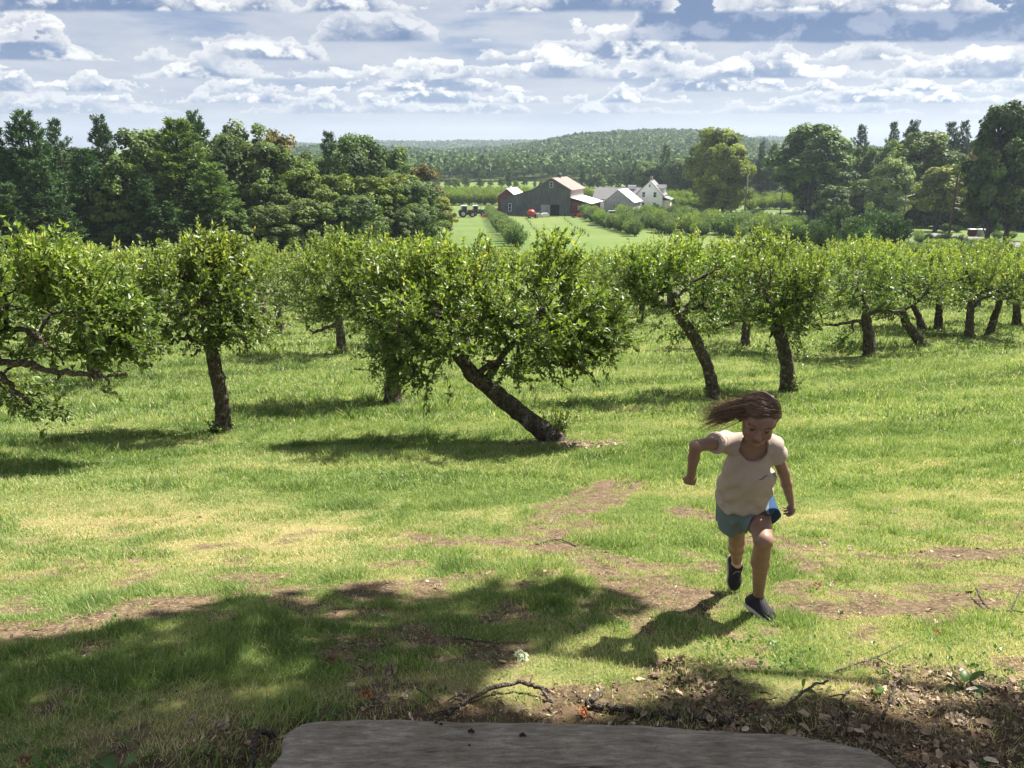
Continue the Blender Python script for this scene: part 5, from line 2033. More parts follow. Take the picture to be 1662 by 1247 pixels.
def cloth_mat(name, col, weave=900.0, rough=0.9, trans=0.0):
    m, w = new_mat(name)
    co = coords(w)
    n = w.noise(co, weave, 2.0, 0.5)
    n2 = w.noise(co, 28.0, 4.0, 0.55)
    c = w.mix(n2, tuple(x * 0.88 for x in col), tuple(min(1, x * 1.08) for x in col))
    p = bsdf(w, c, rough, 0.2, w.math('ADD', w.math('MULTIPLY', n, 0.15), n2), 0.25, 0.004)
    if trans:
        t = w.n('ShaderNodeBsdfTranslucent')
        w.put(t.inputs[0], c)
        x = w.n('ShaderNodeMixShader')
        x.inputs[0].default_value = trans
        w.put(x.inputs[1], p)
        w.put(x.inputs[2], t.outputs[0])
        p = x.outputs[0]
    finish(w, p)
    return m


m_shirt = cloth_mat('cream_pink_jersey', (0.41, 0.33, 0.27))
m_shorts = cloth_mat('faded_teal_denim', (0.135, 0.180, 0.200))
m_blue = cloth_mat('blue_lining', (0.025, 0.060, 0.125))
m_shoe = plain_mat('black_mesh_shoe', (0.022, 0.020, 0.026), 0.8, 0.25, 0.2, 60)
m_sole = plain_mat('pale_pink_rubber_sole', (0.42, 0.36, 0.35), 0.7, 0.3, 0.08, 20)
m_sock = cloth_mat('pink_sock', (0.60, 0.36, 0.36))
m_lace = plain_mat('grey_lace', (0.20, 0.17, 0.19), 0.8, 0.2)
m_hair, w_ = new_mat('brown_hair')
cc_ = w_.ramp(attr(w_), [(0.0, (0.040, 0.021, 0.012)), (0.5, (0.135, 0.072, 0.040)), (1.0, (0.30, 0.175, 0.095))])
p_ = w_.n('ShaderNodeBsdfPrincipled')
w_.put(p_.inputs['Base Color'], cc_)
p_.inputs['Roughness'].default_value = 0.42
p_.inputs['Specular IOR Level'].default_value = 0.5
finish(w_, p_.outputs[0])

J = {k: P(*v) for k, v in dict(shR=(1176, 717, 3.17), shL=(1254, 723, 3.13), elR=(1129, 724, 3.04), wrR=(1121, 773, 3.11), elL=(1272, 767, 3.19), wrL=(1283, 812, 3.23),
                               neck=(1222, 722, 3.14), pel=(1209, 812, 3.29), hR=(1192, 824, 3.36), hL=(1227, 822, 3.33), kL=(1239, 877, 3.09), aL=(1231, 963, 3.25),
                               kR=(1196, 878, 3.47), aR=(1196, 917, 3.62), head=(1231, 683, 3.045), toeR=(1197, 952, 3.575)).items()}
foot = G(1240, 1001)
J['aL'][2] = foot[2] + 0.075
girl = empty('person', G(1225, 990), 'child running uphill with flying brown hair, pale T-shirt, teal shorts and black shoes', 'person')
GO = np.array(girl.location)


def add_child(g, name, mats, smooth=True):
    o = g.obj(name, mats, girl, smooth=smooth)
    o.location = [-c for c in GO]
    return o


hf = nrm(np.array([-0.20, -0.93, -0.30]))                 # where the face looks
hu = np.array([0.09, -0.30, 0.95])
hu = nrm(hu - hf * (hu @ hf))
hs = np.cross(hf, hu)                                     # towards the image left/right axis
if hs[0] < 0:
    hs = -hs
HA = np.stack([hs, hf, hu])
hc = J['head']
h3 = lambda s, f, u: hc + hs * s + hf * f + hu * u
FACE_K = 1.0

allp = np.array(list(J.values()) + [foot])
F_ = Field(allp.min(0) - 0.16, allp.max(0) + 0.16, 0.004)
# torso
tors = np.array([1.0, 0.1, 0.0])
tf = nrm(np.cross(J['shL'] - J['shR'], J['neck'] - J['pel']))
if tf[1] > 0:
    tf = -tf
spn = J['neck'] * 0.55 + J['pel'] * 0.45 + tf * 0.005
F_.cone(J['neck'] * .8 + J['pel'] * .2 - tf * 0.005, spn, 0.085, 0.080, 0.03, (tf, 0.72))
F_.cone(spn, J['pel'], 0.078, 0.088, 0.03, (tf, 0.78))
F_.cone(J['shR'], J['shL'], 0.034, 0.034, 0.03)
F_.cone(J['pel'], J['hR'], 0.080, 0.072, 0.03)
F_.cone(J['pel'], J['hL'], 0.080, 0.072, 0.03)
F_.cone(J['neck'] - hf * 0.012 - (J['neck'] - J['pel']) * 0.06, h3(0, -0.018, -0.045), 0.037, 0.036, 0.02)
# limbs
for s_ in 'RL':
    sh, el, wr = J['sh' + s_], J['el' + s_], J['wr' + s_]
    F_.cone(sh, el, 0.033, 0.0245, 0.015)
    F_.cone(el, el * .6 + wr * .4, 0.0245, 0.0235, 0.012)
    F_.cone(el * .6 + wr * .4, wr, 0.0235, 0.0165, 0.012)
hp, kn, an = J['hL'], J['kL'], J['aL']
F_.cone(hp, kn, 0.066, 0.040, 0.02)
F_.cone(kn, kn * .62 + an * .38 + [0, .014, 0], 0.0385, 0.040, 0.02)
F_.cone(kn * .62 + an * .38 + [0, .010, 0], an, 0.038, 0.0235, 0.02)
F_.ell(kn + nrm(np.array([0, -1, .1])) * 0.016, np.eye(3), (0.027, 0.026, 0.032), 0.015)
hp, kn, an = J['hR'], J['kR'], J['aR']
F_.cone(hp, kn, 0.062, 0.037, 0.02)
F_.cone(kn, kn * .6 + an * .4 + [0, .012, .008], 0.036, 0.037, 0.02)
F_.cone(kn * .6 + an * .4 + [0, .010, .006], an, 0.036, 0.0225, 0.02)
# head
F_.ell(h3(0, -0.012, 0.022), HA, (0.069, 0.083, 0.073), 0.012)
F_.ell(h3(0, 0.020, -0.036), HA, (0.056, 0.056, 0.060), 0.03)
F_.ell(h3(0, 0.050, 0.030), HA, (0.048, 0.026, 0.034), 0.02)
F_.ell(h3(0, 0.050, -0.078), HA, (0.021, 0.021, 0.018), 0.018)
for s_ in (-1, 1):
    F_.ell(h3(s_ * 0.036, 0.048, -0.034), HA, (0.022, 0.022, 0.022), 0.018)
    F_.ell(h3(s_ * 0.031, 0.080, 0.000), HA, (0.017, 0.012, 0.011), 0.006, cut=True)
    F_.ell(h3(s_ * 0.030, 0.062, 0.000), HA, (0.0145, 0.0145, 0.0115), 0.003)
    F_.cone(h3(s_ * 0.014, 0.076, 0.016), h3(s_ * 0.044, 0.064, 0.015), 0.006, 0.005, 0.008)
    F_.ell(h3(s_ * 0.070, -0.012, -0.010), HA, (0.007, 0.016, 0.024), 0.005)
F_.cone(h3(0, 0.074, 0.006), h3(0, 0.092, -0.026), 0.0065, 0.0100, 0.008)
for s_ in (-1, 1):
    F_.ell(h3(s_ * 0.010, 0.084, -0.029), HA, (0.008, 0.009, 0.007), 0.005)
F_.cone(h3(-0.015, 0.069, -0.050), h3(0.015, 0.069, -0.050), 0.0045, 0.0045, 0.006)
F_.cone(h3(-0.014, 0.071, -0.060), h3(0.014, 0.071, -0.060), 0.0060, 0.0060, 0.006)
F_.cone(h3(-0.022, 0.079, -0.0548), h3(0.022, 0.079, -0.0548), 0.0012, 0.0012, 0.002, cut=True)


def hand(wr, el, palm_n, thumb_side, curl):
    """palm, four bent fingers of unequal length and a thumb from the side of the palm"""
    d = nrm(wr - el)
    n = nrm(palm_n - d * (palm_n @ d))
    s = np.cross(d, n) * thumb_side
    pc = wr + d * 0.030
    F_.cone(wr, pc, 0.0150, 0.0185, 0.01, (n, 0.62))
    F_.cone(pc - s * 0.012 + d * .004, pc + s * 0.012 + d * .006, 0.0145, 0.0145, 0.008, (n, 0.62))
    for i, (o, L) in enumerate(((0.0195, 0.040), (0.0068, 0.045), (-0.0065, 0.042), (-0.0190, 0.033))):
        a = pc + s * o + d * 0.016
        c1, c2, c3 = curl + 0.12 * i, curl * 1.05, curl * 0.8
        ang, p, r = 0.0, a, 0.0070 - 0.0004 * i
        for seg, (f, cc) in enumerate(((0.45, c1), (0.32, c2), (0.23, c3))):
            ang += cc
            q = p + (d * math.cos(ang) + n * math.sin(ang)) * L * f * 1.25 + s * o * 0.06
            F_.cone(p, q, r, r - 0.0006, 0.0025)
            p, r = q, r - 0.0006
    a = wr + d * 0.014 + s * 0.014
    m1 = a + d * 0.016 + s * 0.013 + n * 0.008
    e1 = m1 + d * 0.017 + s * 0.002 + n * 0.010
    F_.cone(a, m1, 0.0088, 0.0078, 0.005)
    F_.cone(m1, e1, 0.0076, 0.0064, 0.0025)


hand(J['wrR'], J['elR'], np.array([0.35, 0.9, 0.1]), -1, 0.85)
hand(J['wrL'], J['elL'], np.array([-0.8, -0.2, 0.2]), -1, 0.75)
V, F = F_.surface()
V = relax(V, F, 1, 0.35)
c = V[F].mean(1)
mi = np.zeros(len(F), int)
loc = (c - hc) @ HA.T                                     # side, forward, up
front = loc[:, 1] > 0.03
mi[front & (np.abs(loc[:, 0]) < 0.017 - 0.6 * np.abs(loc[:, 2] + 0.055)) & (np.abs(loc[:, 2] + 0.055) < 0.0065) & (loc[:, 1] > 0.06)] = 1
for s_ in (-1, 1):
    ex, eu = loc[:, 0] - s_ * 0.030, loc[:, 2]
    inside = front & ((ex / 0.0135) ** 2 + ((eu + 0.0020) / 0.0048) ** 2 < 1) & (loc[:, 1] > 0.06)
    mi[inside] = 2
    mi[inside & (((ex + 0.001) / 0.0065) ** 2 + (eu / 0.0075) ** 2 < 1)] = 3
    lash = front & ((ex / 0.0160) ** 2 + ((eu + 0.0005) / 0.0088) ** 2 < 1) & (eu > 0.0015) & ~inside & (loc[:, 1] > 0.055)
    mi[lash] = 4
    brow = front & (np.abs(ex - s_ * 0.002) < 0.017) & (np.abs(eu - 0.0215 + 9 * (ex - s_ * 0.004) ** 2) < 0.0034)
    mi[brow] = 4
    mi[front & ((loc[:, 0] - s_ * 0.040) ** 2 + (loc[:, 2] + 0.030) ** 2 < 0.016 ** 2) & (mi == 0)] = 5
g = Geo()
g.add(V, F, 0.5, mi)
add_child(g, 'body', [m_skin, m_lip, m_eye, m_iris, m_brow, m_cheek])

# T-shirt
C_ = Field(np.minimum(J['shR'], J['pel']) - [0.22, 0.3, 0.22], np.maximum(J['shL'], J['pel']) + [0.22, 0.3, 0.22], 0.005)
up = nrm(J['neck'] - J['pel'])
sd = nrm(J['shL'] - J['shR'])
C_.cone(J['neck'] * .84 + J['pel'] * .16 - tf * 0.004, spn + tf * 0.014, 0.103, 0.108, 0.02, (tf, 0.74))
hem = J['pel'] + up * 0.036
C_.cone(spn + tf * 0.010, hem + sd * -0.010 + tf * 0.012, 0.106, 0.122, 0.03, (tf, 0.80))
C_.cone(spn - sd * 0.045 - up * 0.02, hem - sd * 0.070 + up * 0.055, 0.055, 0.060, 0.03)         # cloth blown out to her right
C_.cone(J['shR'] + sd * 0.012 - up * 0.004, J['shL'] - sd * 0.012 - up * 0.004, 0.044, 0.044, 0.02)
for s_ in 'RL':
    a_ = J['sh' + s_]
    b_ = a_ + nrm(J['el' + s_] - a_) * (0.088 if s_ == 'R' else 0.080)
    C_.cone(a_, b_, 0.047, 0.047, 0.02)
sl, p = C_.sub(C_.lo, C_.lo + C_.h * (C_.n - 1))


def keep_below(plane_pt, n_, region=None, k=0.004):
    """cut away everything on the +n side of a plane (inside an optional ball)"""
    d = (p - plane_pt) @ n_
    if region is not None:
        d = np.where(np.linalg.norm(p - region[0], axis=-1) < region[1], d, -1)
    C_.v[:] = np.maximum(C_.v, d)


hemn = nrm(-up + sd * 0.10)
wav = 0.0035 * np.sin((p @ sd) * 48 + 1.5 * np.sin((p @ sd) * 19)) + 0.002 * np.sin((p @ tf) * 60 + 1)
C_.v[:] = np.maximum(C_.v, (p - (J['pel'] + up * 0.016)) @ hemn + wav)
for s_ in 'RL':
    a_ = J['sh' + s_]
    dd = nrm(J['el' + s_] - a_)
    keep_below(a_ + dd * (0.085 if s_ == 'R' else 0.078), dd, (a_ + dd * 0.1, 0.075))
# scoop neck
nk = J['neck'] + up * 0.010 + tf * 0.026
q = (p - nk) @ np.stack([sd, tf, up]).T / np.array([0.060, 0.090, 0.058])
qd = (np.linalg.norm(q, axis=-1) - 1) * 0.058
C_.v -= (0.0030 * np.exp(-((qd - 0.004) / 0.004) ** 2)).astype(np.float32)
C_.v[:] = np.maximum(C_.v, -qd)
# folds
C_.v += (0.0045 * np.sin((p @ (up * 0.9 + sd * 0.5)) * 70 + 3 * np.sin((p @ sd) * 25)) * ss((p - J['pel']) @ up, 0.20, 0.03)
         + 0.003 * np.sin((p @ (sd * 0.9 - up * 0.6)) * 110 + 2) * 0.8
         + 0.004 * np.sin((p @ (sd * 1.2 + up * 0.3)) * 60 + 2.5 * np.sin((p @ up) * 22)) * ss((p - J['pel']) @ up, 0.16, 0.0)).astype(np.float32)
C_.cone(J['neck'] * .8 + J['pel'] * .2 - tf * 0.005, spn, 0.082, 0.077, 0.002, (tf, 0.72), cut=True)
C_.cone(J['shR'] * .7 + J['shL'] * .3, J['shL'] * .7 + J['shR'] * .3, 0.032, 0.032, 0.002, cut=True)
V, F = C_.surface()
V = relax(V, F, 2, 0.4)
g = Geo()
g.add(V, F, 0.5)
shirt = add_child(g, 'shirt', [m_shirt])
g = Geo()
pk = J['neck'] * .70 + J['pel'] * .30 + sd * 0.052 + tf * 0.085
kk_ = np.linspace(-1, 1, 7)
pts = np.array([pk + sd * (k * 0.021) + up * (0.004 * k + 0.003 * math.sin(k * 4)) for k in kk_])
for i in range(len(pts)):
    j = np.argmin(np.linalg.norm(np.cross(V - pts[i], tf), axis=1) - 0.25 * (V - pts[i]) @ tf)
    pts[i] = pts[i] + tf * ((V[j] - pts[i]) @ tf + 0.0015)
add_tube(g, pts, [0.001, 0.002, 0.0032, 0.0036, 0.003, 0.002, 0.001], 6)
g.obj('small_emblem', m_lace, shirt)

# shorts
C_ = Field(J['pel'] - [0.24, 0.3, 0.24], J['pel'] + [0.24, 0.22, 0.16], 0.005)
C_.cone(J['pel'] + up * 0.03, J['pel'] - up * 0.03, 0.104, 0.118, 0.02, (tf, 0.85))
ehR = J['hR'] + (J['kR'] - J['hR']) * 0.42
ehL = J['hL'] + (J['kL'] - J['hL']) * 0.36
C_.cone(J['hR'] + up * 0.02, ehR, 0.082, 0.092, 0.02)
C_.cone(J['hL'] + up * 0.02, ehL + sd * 0.008, 0.084, 0.094, 0.02)
sl, p = C_.sub(C_.lo, C_.lo + C_.h * (C_.n - 1))
wv = 0.009 * np.sin((p @ sd) * 95 + 2 * np.sin((p @ tf) * 40)) + 0.005 * np.sin((p @ tf) * 80)
mid_ = (p - J['pel']) @ sd
dR = (p - ehR) @ nrm(J['kR'] - J['hR'])
dL = (p - ehL) @ nrm(nrm(J['kL'] - J['hL']) - up * 0.6 + sd * 0.1)
kk = ss(mid_, -0.01, 0.03)
C_.v[:] = np.maximum(C_.v, dR * (1 - kk) + dL * kk + wv)
C_.v += (0.0050 * np.sin((p @ sd) * 95 + 2 * np.sin((p @ tf) * 40) + 1.2) * ss((p - J['pel']) @ up, 0.02, -0.07)).astype(np.float32)
V, F = C_.surface()
V = relax(V, F, 2, 0.4)
c = V[F].mean(1)
side = (c - J['pel']) @ sd
hgt = (c - J['pel']) @ up
mi = ((side > 0.098) & (hgt > -0.10)).astype(int)
g = Geo()
g.add(V, F, 0.5, mi)
add_child(g, 'shorts', [m_shorts, m_blue])


# shoes
def shoe(ank, fwd, upv, L=0.185, name='shoe'):
    fwd = nrm(fwd)
    upv = nrm(upv - fwd * (upv @ fwd))
    sv = np.cross(fwd, upv)
    A = np.stack([fwd, sv, upv])
    base = ank - upv * 0.068
    f = Field(base - 0.16, base + 0.20, 0.0045)
    pt = lambda a, b, c_: base + fwd * a + sv * b + upv * c_
    f.cone(pt(-0.030, 0, 0.034), pt(-0.004, 0, 0.068), 0.031, 0.031, 0.012)
    f.cone(pt(-0.030, 0, 0.032), pt(0.085, 0.002, 0.026), 0.031, 0.033, 0.015, (upv, 0.85))
    f.cone(pt(0.0, 0, 0.062), pt(0.075, 0.002, 0.034), 0.026, 0.026, 0.015)
    f.cone(pt(0.08, 0.002, 0.024), pt(0.108, 0.004, 0.020), 0.031, 0.023, 0.012, (upv, 0.75))
    sl_, q_ = f.sub(f.lo, f.lo + f.h * (f.n - 1))
    f.v[:] = np.maximum(f.v, -((q_ - pt(0, 0, 0.016)) @ upv))
    f.v[:] = np.maximum(f.v, ((q_ - pt(0, 0, 0.086)) @ upv) + 0.25 * ((q_ - pt(0, 0, 0.09)) @ fwd))
    V, F = f.surface()
    g = Geo()
    g.add(relax(V, F, 1, 0.4), F)
    so = add_child(g, name, [m_shoe])
    f = Field(base - 0.16, base + 0.20, 0.0045)
    f.cone(pt(-0.030, 0, 0.010), pt(0.0, 0, 0.010), 0.035, 0.034, 0.01, (upv, 0.6))
    f.cone(pt(0.0, 0, 0.010), pt(0.085, 0.002, 0.010), 0.034, 0.037, 0.01, (upv, 0.55))
    f.cone(pt(0.085, 0.002, 0.010), pt(0.108, 0.004, 0.014), 0.036, 0.026, 0.01, (upv, 0.55))
    sl_, q_ = f.sub(f.lo, f.lo + f.h * (f.n - 1))
    f.v[:] = np.maximum(f.v, -((q_ - pt(0, 0, -0.006)) @ upv))
    f.v[:] = np.maximum(f.v, ((q_ - pt(0, 0, 0.020)) @ upv))
    V, F = f.surface()
    g = Geo()
    g.add(relax(V, F, 1, 0.4), F)
    o = g.obj('sole', m_sole, so, smooth=True)
    g = Geo()
    for i in range(4):
        a_ = 0.022 + i * 0.016
        h_ = 0.083 - i * 0.0125
        add_tube(g, [pt(a_, -0.020, h_ - 0.010), pt(a_ + .003, 0, h_ + 0.002), pt(a_, 0.020, h_ - 0.010)], 0.0028, 5)
    add_tube(g, [pt(0.02, 0.0, 0.086), pt(0.028, 0.018, 0.090), pt(0.040, 0.024, 0.075)], 0.0024, 5)
    g.obj('laces', m_lace, so, smooth=True)
    g = Geo()
    return so


toe = P(1253, 997, 3.13)
fd = np.array([0.42, -0.90, -0.02])
shoe(J['aL'], fd, np.array([0.05, 0.15, 1.0]))
fdR = nrm(J['toeR'] - J['aR'])
shoe(J['aR'] + fdR * 0.01, fdR, nrm(np.array([0.0, -1.0, 0.35])))
g = Geo()
add_tube(g, [J['aR'] + nrm(J['kR'] - J['aR']) * 0.045, J['aR'] - fdR * 0.005], [0.0265, 0.028], 14)
g2 = add_child(g, 'sock', [m_sock])
g = Geo()
add_tube(g, [J['aL'] + nrm(J['kL'] - J['aL']) * 0.03, J['aL'] - np.array([0, 0, 0.01])], [0.0265, 0.028], 14)
add_child(g, 'sock', [m_shoe])

# hair: strands start on the parting, follow the skull and are blown to the image left
rng = np.random.RandomState(4)
g = Geo()
K_ = Field(hc - 0.13, hc + 0.13, 0.005)
K_.ell(h3(0, -0.020, 0.028), HA, (0.074, 0.086, 0.073), 0.01)
sl, p = K_.sub(K_.lo, K_.lo + K_.h * (K_.n - 1))
lp = (p - hc) @ HA.T
# clear the face
K_.v[:] = np.maximum(K_.v, np.minimum(np.minimum(lp[..., 1] - 0.012, 0.046 + 0.10 * np.abs(lp[..., 0]) * 0 - lp[..., 2]), 1) + 0 * lp[..., 0])
V, F = K_.surface()
V = relax(V, F, 2, 0.4)
n_ = len(V)
ph = (V - hc) @ HA.T
V = V + nrm(V - hc) * (0.0007 * np.sin(ph[:, 0] * 620 + 40 * ph[:, 1]))[:, None]
g.add(V, F, np.clip(0.38 + 0.12 * np.sin(ph[F].mean(1)[:, 0] * 300 + 9 * ph[F].mean(1)[:, 1]), 0, 1))
wind = nrm(np.array([-1.0, 0.15, -0.30]))
radii = np.array([0.077, 0.089, 0.078])
cen = np.array([0, -0.020, 0.028])
part = 0.022


def on_skull(q, off=0.0):
    d = (q - cen) / radii
    return cen + d / np.linalg.norm(d) * (radii + off)


for i in range(950):
    side_ = -1 if rng.rand() < 0.68 else 1                  # -1: her right, image left
    fw = rng.rand() * 1.5 - 0.62                             # along the parting, front to back
    q = on_skull(np.array([part + 0.004 * rng.randn(), 0.078 * math.cos(fw * 1.3 + 0.35) - 0.01 if fw < 0.6 else -0.05, 0.075]), 0.001)
    a0 = rng.rand()
    st = np.array([part + side_ * 0.004 + 0.016 * math.sin(a0 * 9) + 0.010 * rng.randn(), (0.085 - 0.16 * a0), 0.075])
    q = on_skull(st)
    pts = [q]
    # towards the ear / back, hugging the skull, sweeping backwards away from the face
    steps = 8
    ln = 0.0
    target = np.array([side_ * 1.0 + 0.25 * rng.randn(), -0.35 + 0.2 * rng.randn() - 0.55 * (1 - a0) * 0.4, -0.55]) if side_ < 0 else np.array([1.0, -0.60, -0.5])
    for s in range(steps):
        q = q + nrm(target * [1, 1, 0.5 + 0.9 * s / steps]) * 0.0175 + rng.randn(3) * 0.0006
        q = on_skull(q, 0.002 + 0.009 * (i % 7) / 7 * math.sin(3.1 * (s + 1) / steps))
        # keep out of the face
        if q[1] > 0.030 and q[2] < 0.045:
            q[1] = 0.030
            q = on_skull(q, 0.002)
        pts.append(q)
    W = [hc + HA.T @ x for x in pts]
    d = nrm(W[-1] - W[-2])
    cur = W[-1]
    flow = wind + rng.randn(3) * np.array([0.08, 0.16, 0.20]) + np.array([0, 0, 0.16 * (a0 - 0.3)])
    if side_ > 0:
        flow = np.array([-0.55, 0.65, -0.55]) + rng.randn(3) * 0.15
    L = (0.080 + 0.125 * rng.rand()) if side_ < 0 else 0.07
    droop = -0.10 - 0.25 * rng.rand()
    curl = rng.randn() * 0.25
    for s in range(8):
        d = nrm(d * 0.60 + nrm(flow + np.array([0, 0, droop * s / 7 + 0.20 * math.sin(s * 0.9 + curl * 6) * 0.6])) * 0.40)
        cur = cur + d * L / 8
        dd = cur - (hc + HA.T @ cen)
        rel = (HA @ dd) / (radii + 0.002)
        if np.linalg.norm(rel) < 1.0:
            cur = hc + HA.T @ (cen + rel / np.linalg.norm(rel) * (radii + 0.003))
        W.append(cur)
    W = np.array(W)
    W[9:] += np.cumsum(rng.randn(len(W) - 9, 3) * 0.0035, axis=0)
    if side_ < 0 and a0 < 0.18:
        pass
    n2 = len(W)
    rad = np.interp(np.linspace(0, 1, n2), [0, 0.15, 0.7, 1], [0.0010, 0.0017, 0.0013, 0.0003]) * (0.6 + 0.7 * rng.rand())
    add_tube(g, W, rad, 4, a=float(np.clip(0.45 + 0.28 * rng.randn(), 0, 1)), cap=False, squash=0.6)
add_child(g, 'hair', [m_hair])
# ------------------------------------------------------------------ stone slab
m_stone, w_ = new_mat('weathered_grey_stone')
co = coords(w_)
mp = w_.n('ShaderNodeMapping')
w_.put(mp.inputs[0], co)
mp.inputs['Scale'].default_value = (2.6, 15.0, 12.0)
mp.inputs['Rotation'].default_value = (0, 0, math.radians(-3))
n1 = w_.noise(mp.outputs[0], 5.0, 9.0, 0.72, dist=0.4)
n2 = w_.noise(co, 3.0, 6.0, 0.65)
n3 = w_.noise(co, 150.0, 4.0, 0.7)
c_ = w_.ramp(w_.math('ADD', w_.math('MULTIPLY', n1, 0.65), w_.math('MULTIPLY', n2, 0.35)), [(0.35, (0.060, 0.046, 0.034)), (0.43, (0.24, 0.195, 0.145)), (0.53, (0.37, 0.31, 0.238)), (0.62, (0.55, 0.475, 0.38))])
c_ = w_.mix(w_.math('MULTIPLY', w_.sstep(n3, 0.55, 0.70), 0.45), c_, (0.09, 0.078, 0.07))
c_ = w_.mix(w_.math('MULTIPLY', w_.sstep(w_.noise(co, 9.0, 6.0, 0.7), 0.60, 0.72), 0.5), c_, (0.12, 0.10, 0.08))
finish(w_, bsdf(w_, c_, 0.88, 0.25, w_.math('ADD', w_.math('MULTIPLY', n1, 1.0), w_.math('MULTIPLY', n3, 0.5)), 0.9, 0.02))
ZS = -1.505
opx = [(448, 1215), (452, 1196), (468, 1180), (500, 1170), (560, 1165), (680, 1166), (800, 1169), (920, 1172), (1040, 1177), (1150, 1181), (1240, 1185), (1310, 1192), (1370, 1203), (1420, 1217), (1448, 1233), (1463, 1252)]
out = []
for a, b in opx:
    r = ray(a, b)
    out.append((r * (ZS / r[2]))[:2])
out += [np.array([1.04, 1.42]), np.array([0.96, 1.30]), np.array([0.6, 1.22]), np.array([0.1, 1.20]), np.array([-0.35, 1.24]), np.array([-0.60, 1.34]), np.array([-0.66, 1.48])]
out = np.array(out)
oc = smooth_path(np.vstack([out, out[:1]]), 8)[:-1]
cen2 = oc.mean(0)
NO = len(oc)
oc = oc + nrm(oc - cen2) * ((fbm(oc[:, 0] * 7, oc[:, 1] * 7, 4, 91) - .5) * .030 + (fbm(oc[:, 0] * 28, oc[:, 1] * 28, 3, 95) - .5) * .012)[:, None]
rng = np.random.RandomState(2)
rings = []
for f, z in [(0.02, 0.0), (0.2, 0), (0.4, 0), (0.55, 0), (0.68, 0), (0.78, 0), (0.86, 0), (0.92, 0), (0.96, -0.001), (0.985, -0.006), (1.0, -0.018), (1.006, -0.035), (1.002, -0.06), (0.995, -0.09), (0.985, -0.13), (0.97, -0.20)]:
    q = cen2 + (oc - cen2) * f
    zz = ZS + z + (fbm(q[:, 0] * 2.2, q[:, 1] * 16, 4, 31) - 0.5) * 0.030 + (fbm(q[:, 0] * 9, q[:, 1] * 40, 3, 34) - .5) * 0.012
    if z < -0.01:
        k = nrm(q - cen2)
        q = q + k * ((fbm(q[:, 0] * 6 + z * 20, q[:, 1] * 6 + z * 40, 3, 37) - 0.5) * 0.055)[:, None]
    rings.append(np.column_stack([q, zz]))
V = np.concatenate(rings)
F = [[i * NO + j, i * NO + (j + 1) % NO, (i + 1) * NO + (j + 1) % NO, (i + 1) * NO + j] for i in range(len(rings) - 1) for j in range(NO)]
g = Geo()
g.add(V, F)
g.F3.append(np.array([[j, (j + 1) % NO, len(V)] for j in range(NO)]))
g.A3.append(np.zeros(NO))
g.M3.append(np.zeros(NO, int))
g.V.append(np.array([[cen2[0], cen2[1], ZS]]))
g.n += 1
tag(g.obj('stone_slab', m_stone, smooth=True), 'long flat weathered grey brown stone slab across the bottom edge', 'stone slab')

# crumbs lying on the slab
m_crumb = plain_mat('dark_crumb', (0.035, 0.022, 0.016), 0.9, 0.2)
g = Geo()
rng = np.random.RandomState(9)
for px, py, s in ((765, 1192, .007), (848, 1198, .007), (708, 1176, .004), (716, 1178, .004), (762, 1212, .003), (1010, 1196, .003)):
    r = ray(px, py)
    q = r * (ZS / r[2])
    sp = rdir(rng, 14)
    cm = Geo()
    pts = q + np.array([[-1.2, 0, .5], [0, .3, .8], [1.2, 0, .4]]) * s + [0, 0, s * .6]
    add_tube(cm, pts, [s * .5, s * .8, s * .4], 6, rough=.25, rng=rng)
    tag(cm.obj('bark_crumb', m_crumb), 'tiny dark bark crumb lying on the stone slab', 'crumb', 'bark crumbs on the slab')

# ------------------------------------------------------------------ sticks and roots
m_twig = bark_mat('twig_bark', (0.10, 0.075, 0.055), (0.33, 0.28, 0.23), 60.0)


def on_ground(px, py, lift=0.0):
    q = G(px, py)
    return q + [0, 0, lift]


def stick(name, pts, r0, r1, label, cat, twigs=(), n=7):
    g = Geo()
    rr = np.random.RandomState(int(pts[0][0]))
    P_ = smooth_path([on_ground(a, b, l) for a, b, l in pts], 5)
    P_[1:-1] += rr.randn(len(P_) - 2, 3) * r0 * 0.35
    add_tube(g, P_, np.linspace(r0, r1, len(P_)) * (1 + .12 * rr.randn(len(P_))), n, rough=.1, rng=rr)
    for tw in twigs:
        Q = smooth_path([on_ground(a, b, l) for a, b, l in tw], 4)
        add_tube(g, Q, np.linspace(r1 * 1.3, 0.0012, len(Q)), 5)
    tag(g.obj(name, m_twig, smooth=True), label, cat)


stick('stick', [(722, 1160, .008), (742, 1151, .012), (765, 1142, .022), (800, 1127, .030), (850, 1122, .034), (878, 1130, .03), (897, 1146, .012)], .0085, .0075,
      'curved brown stick arching over the litter behind the slab', 'stick', [[(765, 1142, .02), (745, 1135, .02), (720, 1150, .02)]])
stick('stick', [(950, 1148, .02), (975, 1153, .018), (1010, 1158, .016), (1060, 1163, .014), (1110, 1168, .012), (1190, 1178, .012)], .014, .009,
      'thick knotty stick lying along the back edge of the slab', 'stick', [[(960, 1150, .03), (970, 1138, .03), (985, 1128, .03)]], 9)
stick('stick', [(1262, 1168, .015), (1290, 1145, .03), (1320, 1130, .045), (1342, 1124, .05)], .0055, .0035, 'pale thin stick slanting up right of the slab end', 'stick')
stick('stick', [(1355, 1094, .01), (1390, 1084, .02), (1420, 1078, .03), (1462, 1060, .04)], .004, .0025, 'pale thin stick at the edge of the grass on the right', 'stick', [[(1420, 1078, .03), (1440, 1085, .02), (1455, 1090, .02)]])
stick('stick', [(1582, 970, .05), (1592, 982, .03), (1606, 992, .01), (1635, 994, .01), (1670, 999, .02)], .006, .003, 'forked bare branch on the grass near the right edge', 'stick', [[(1640, 995, .01), (1650, 978, .05), (1656, 966, .08)]])
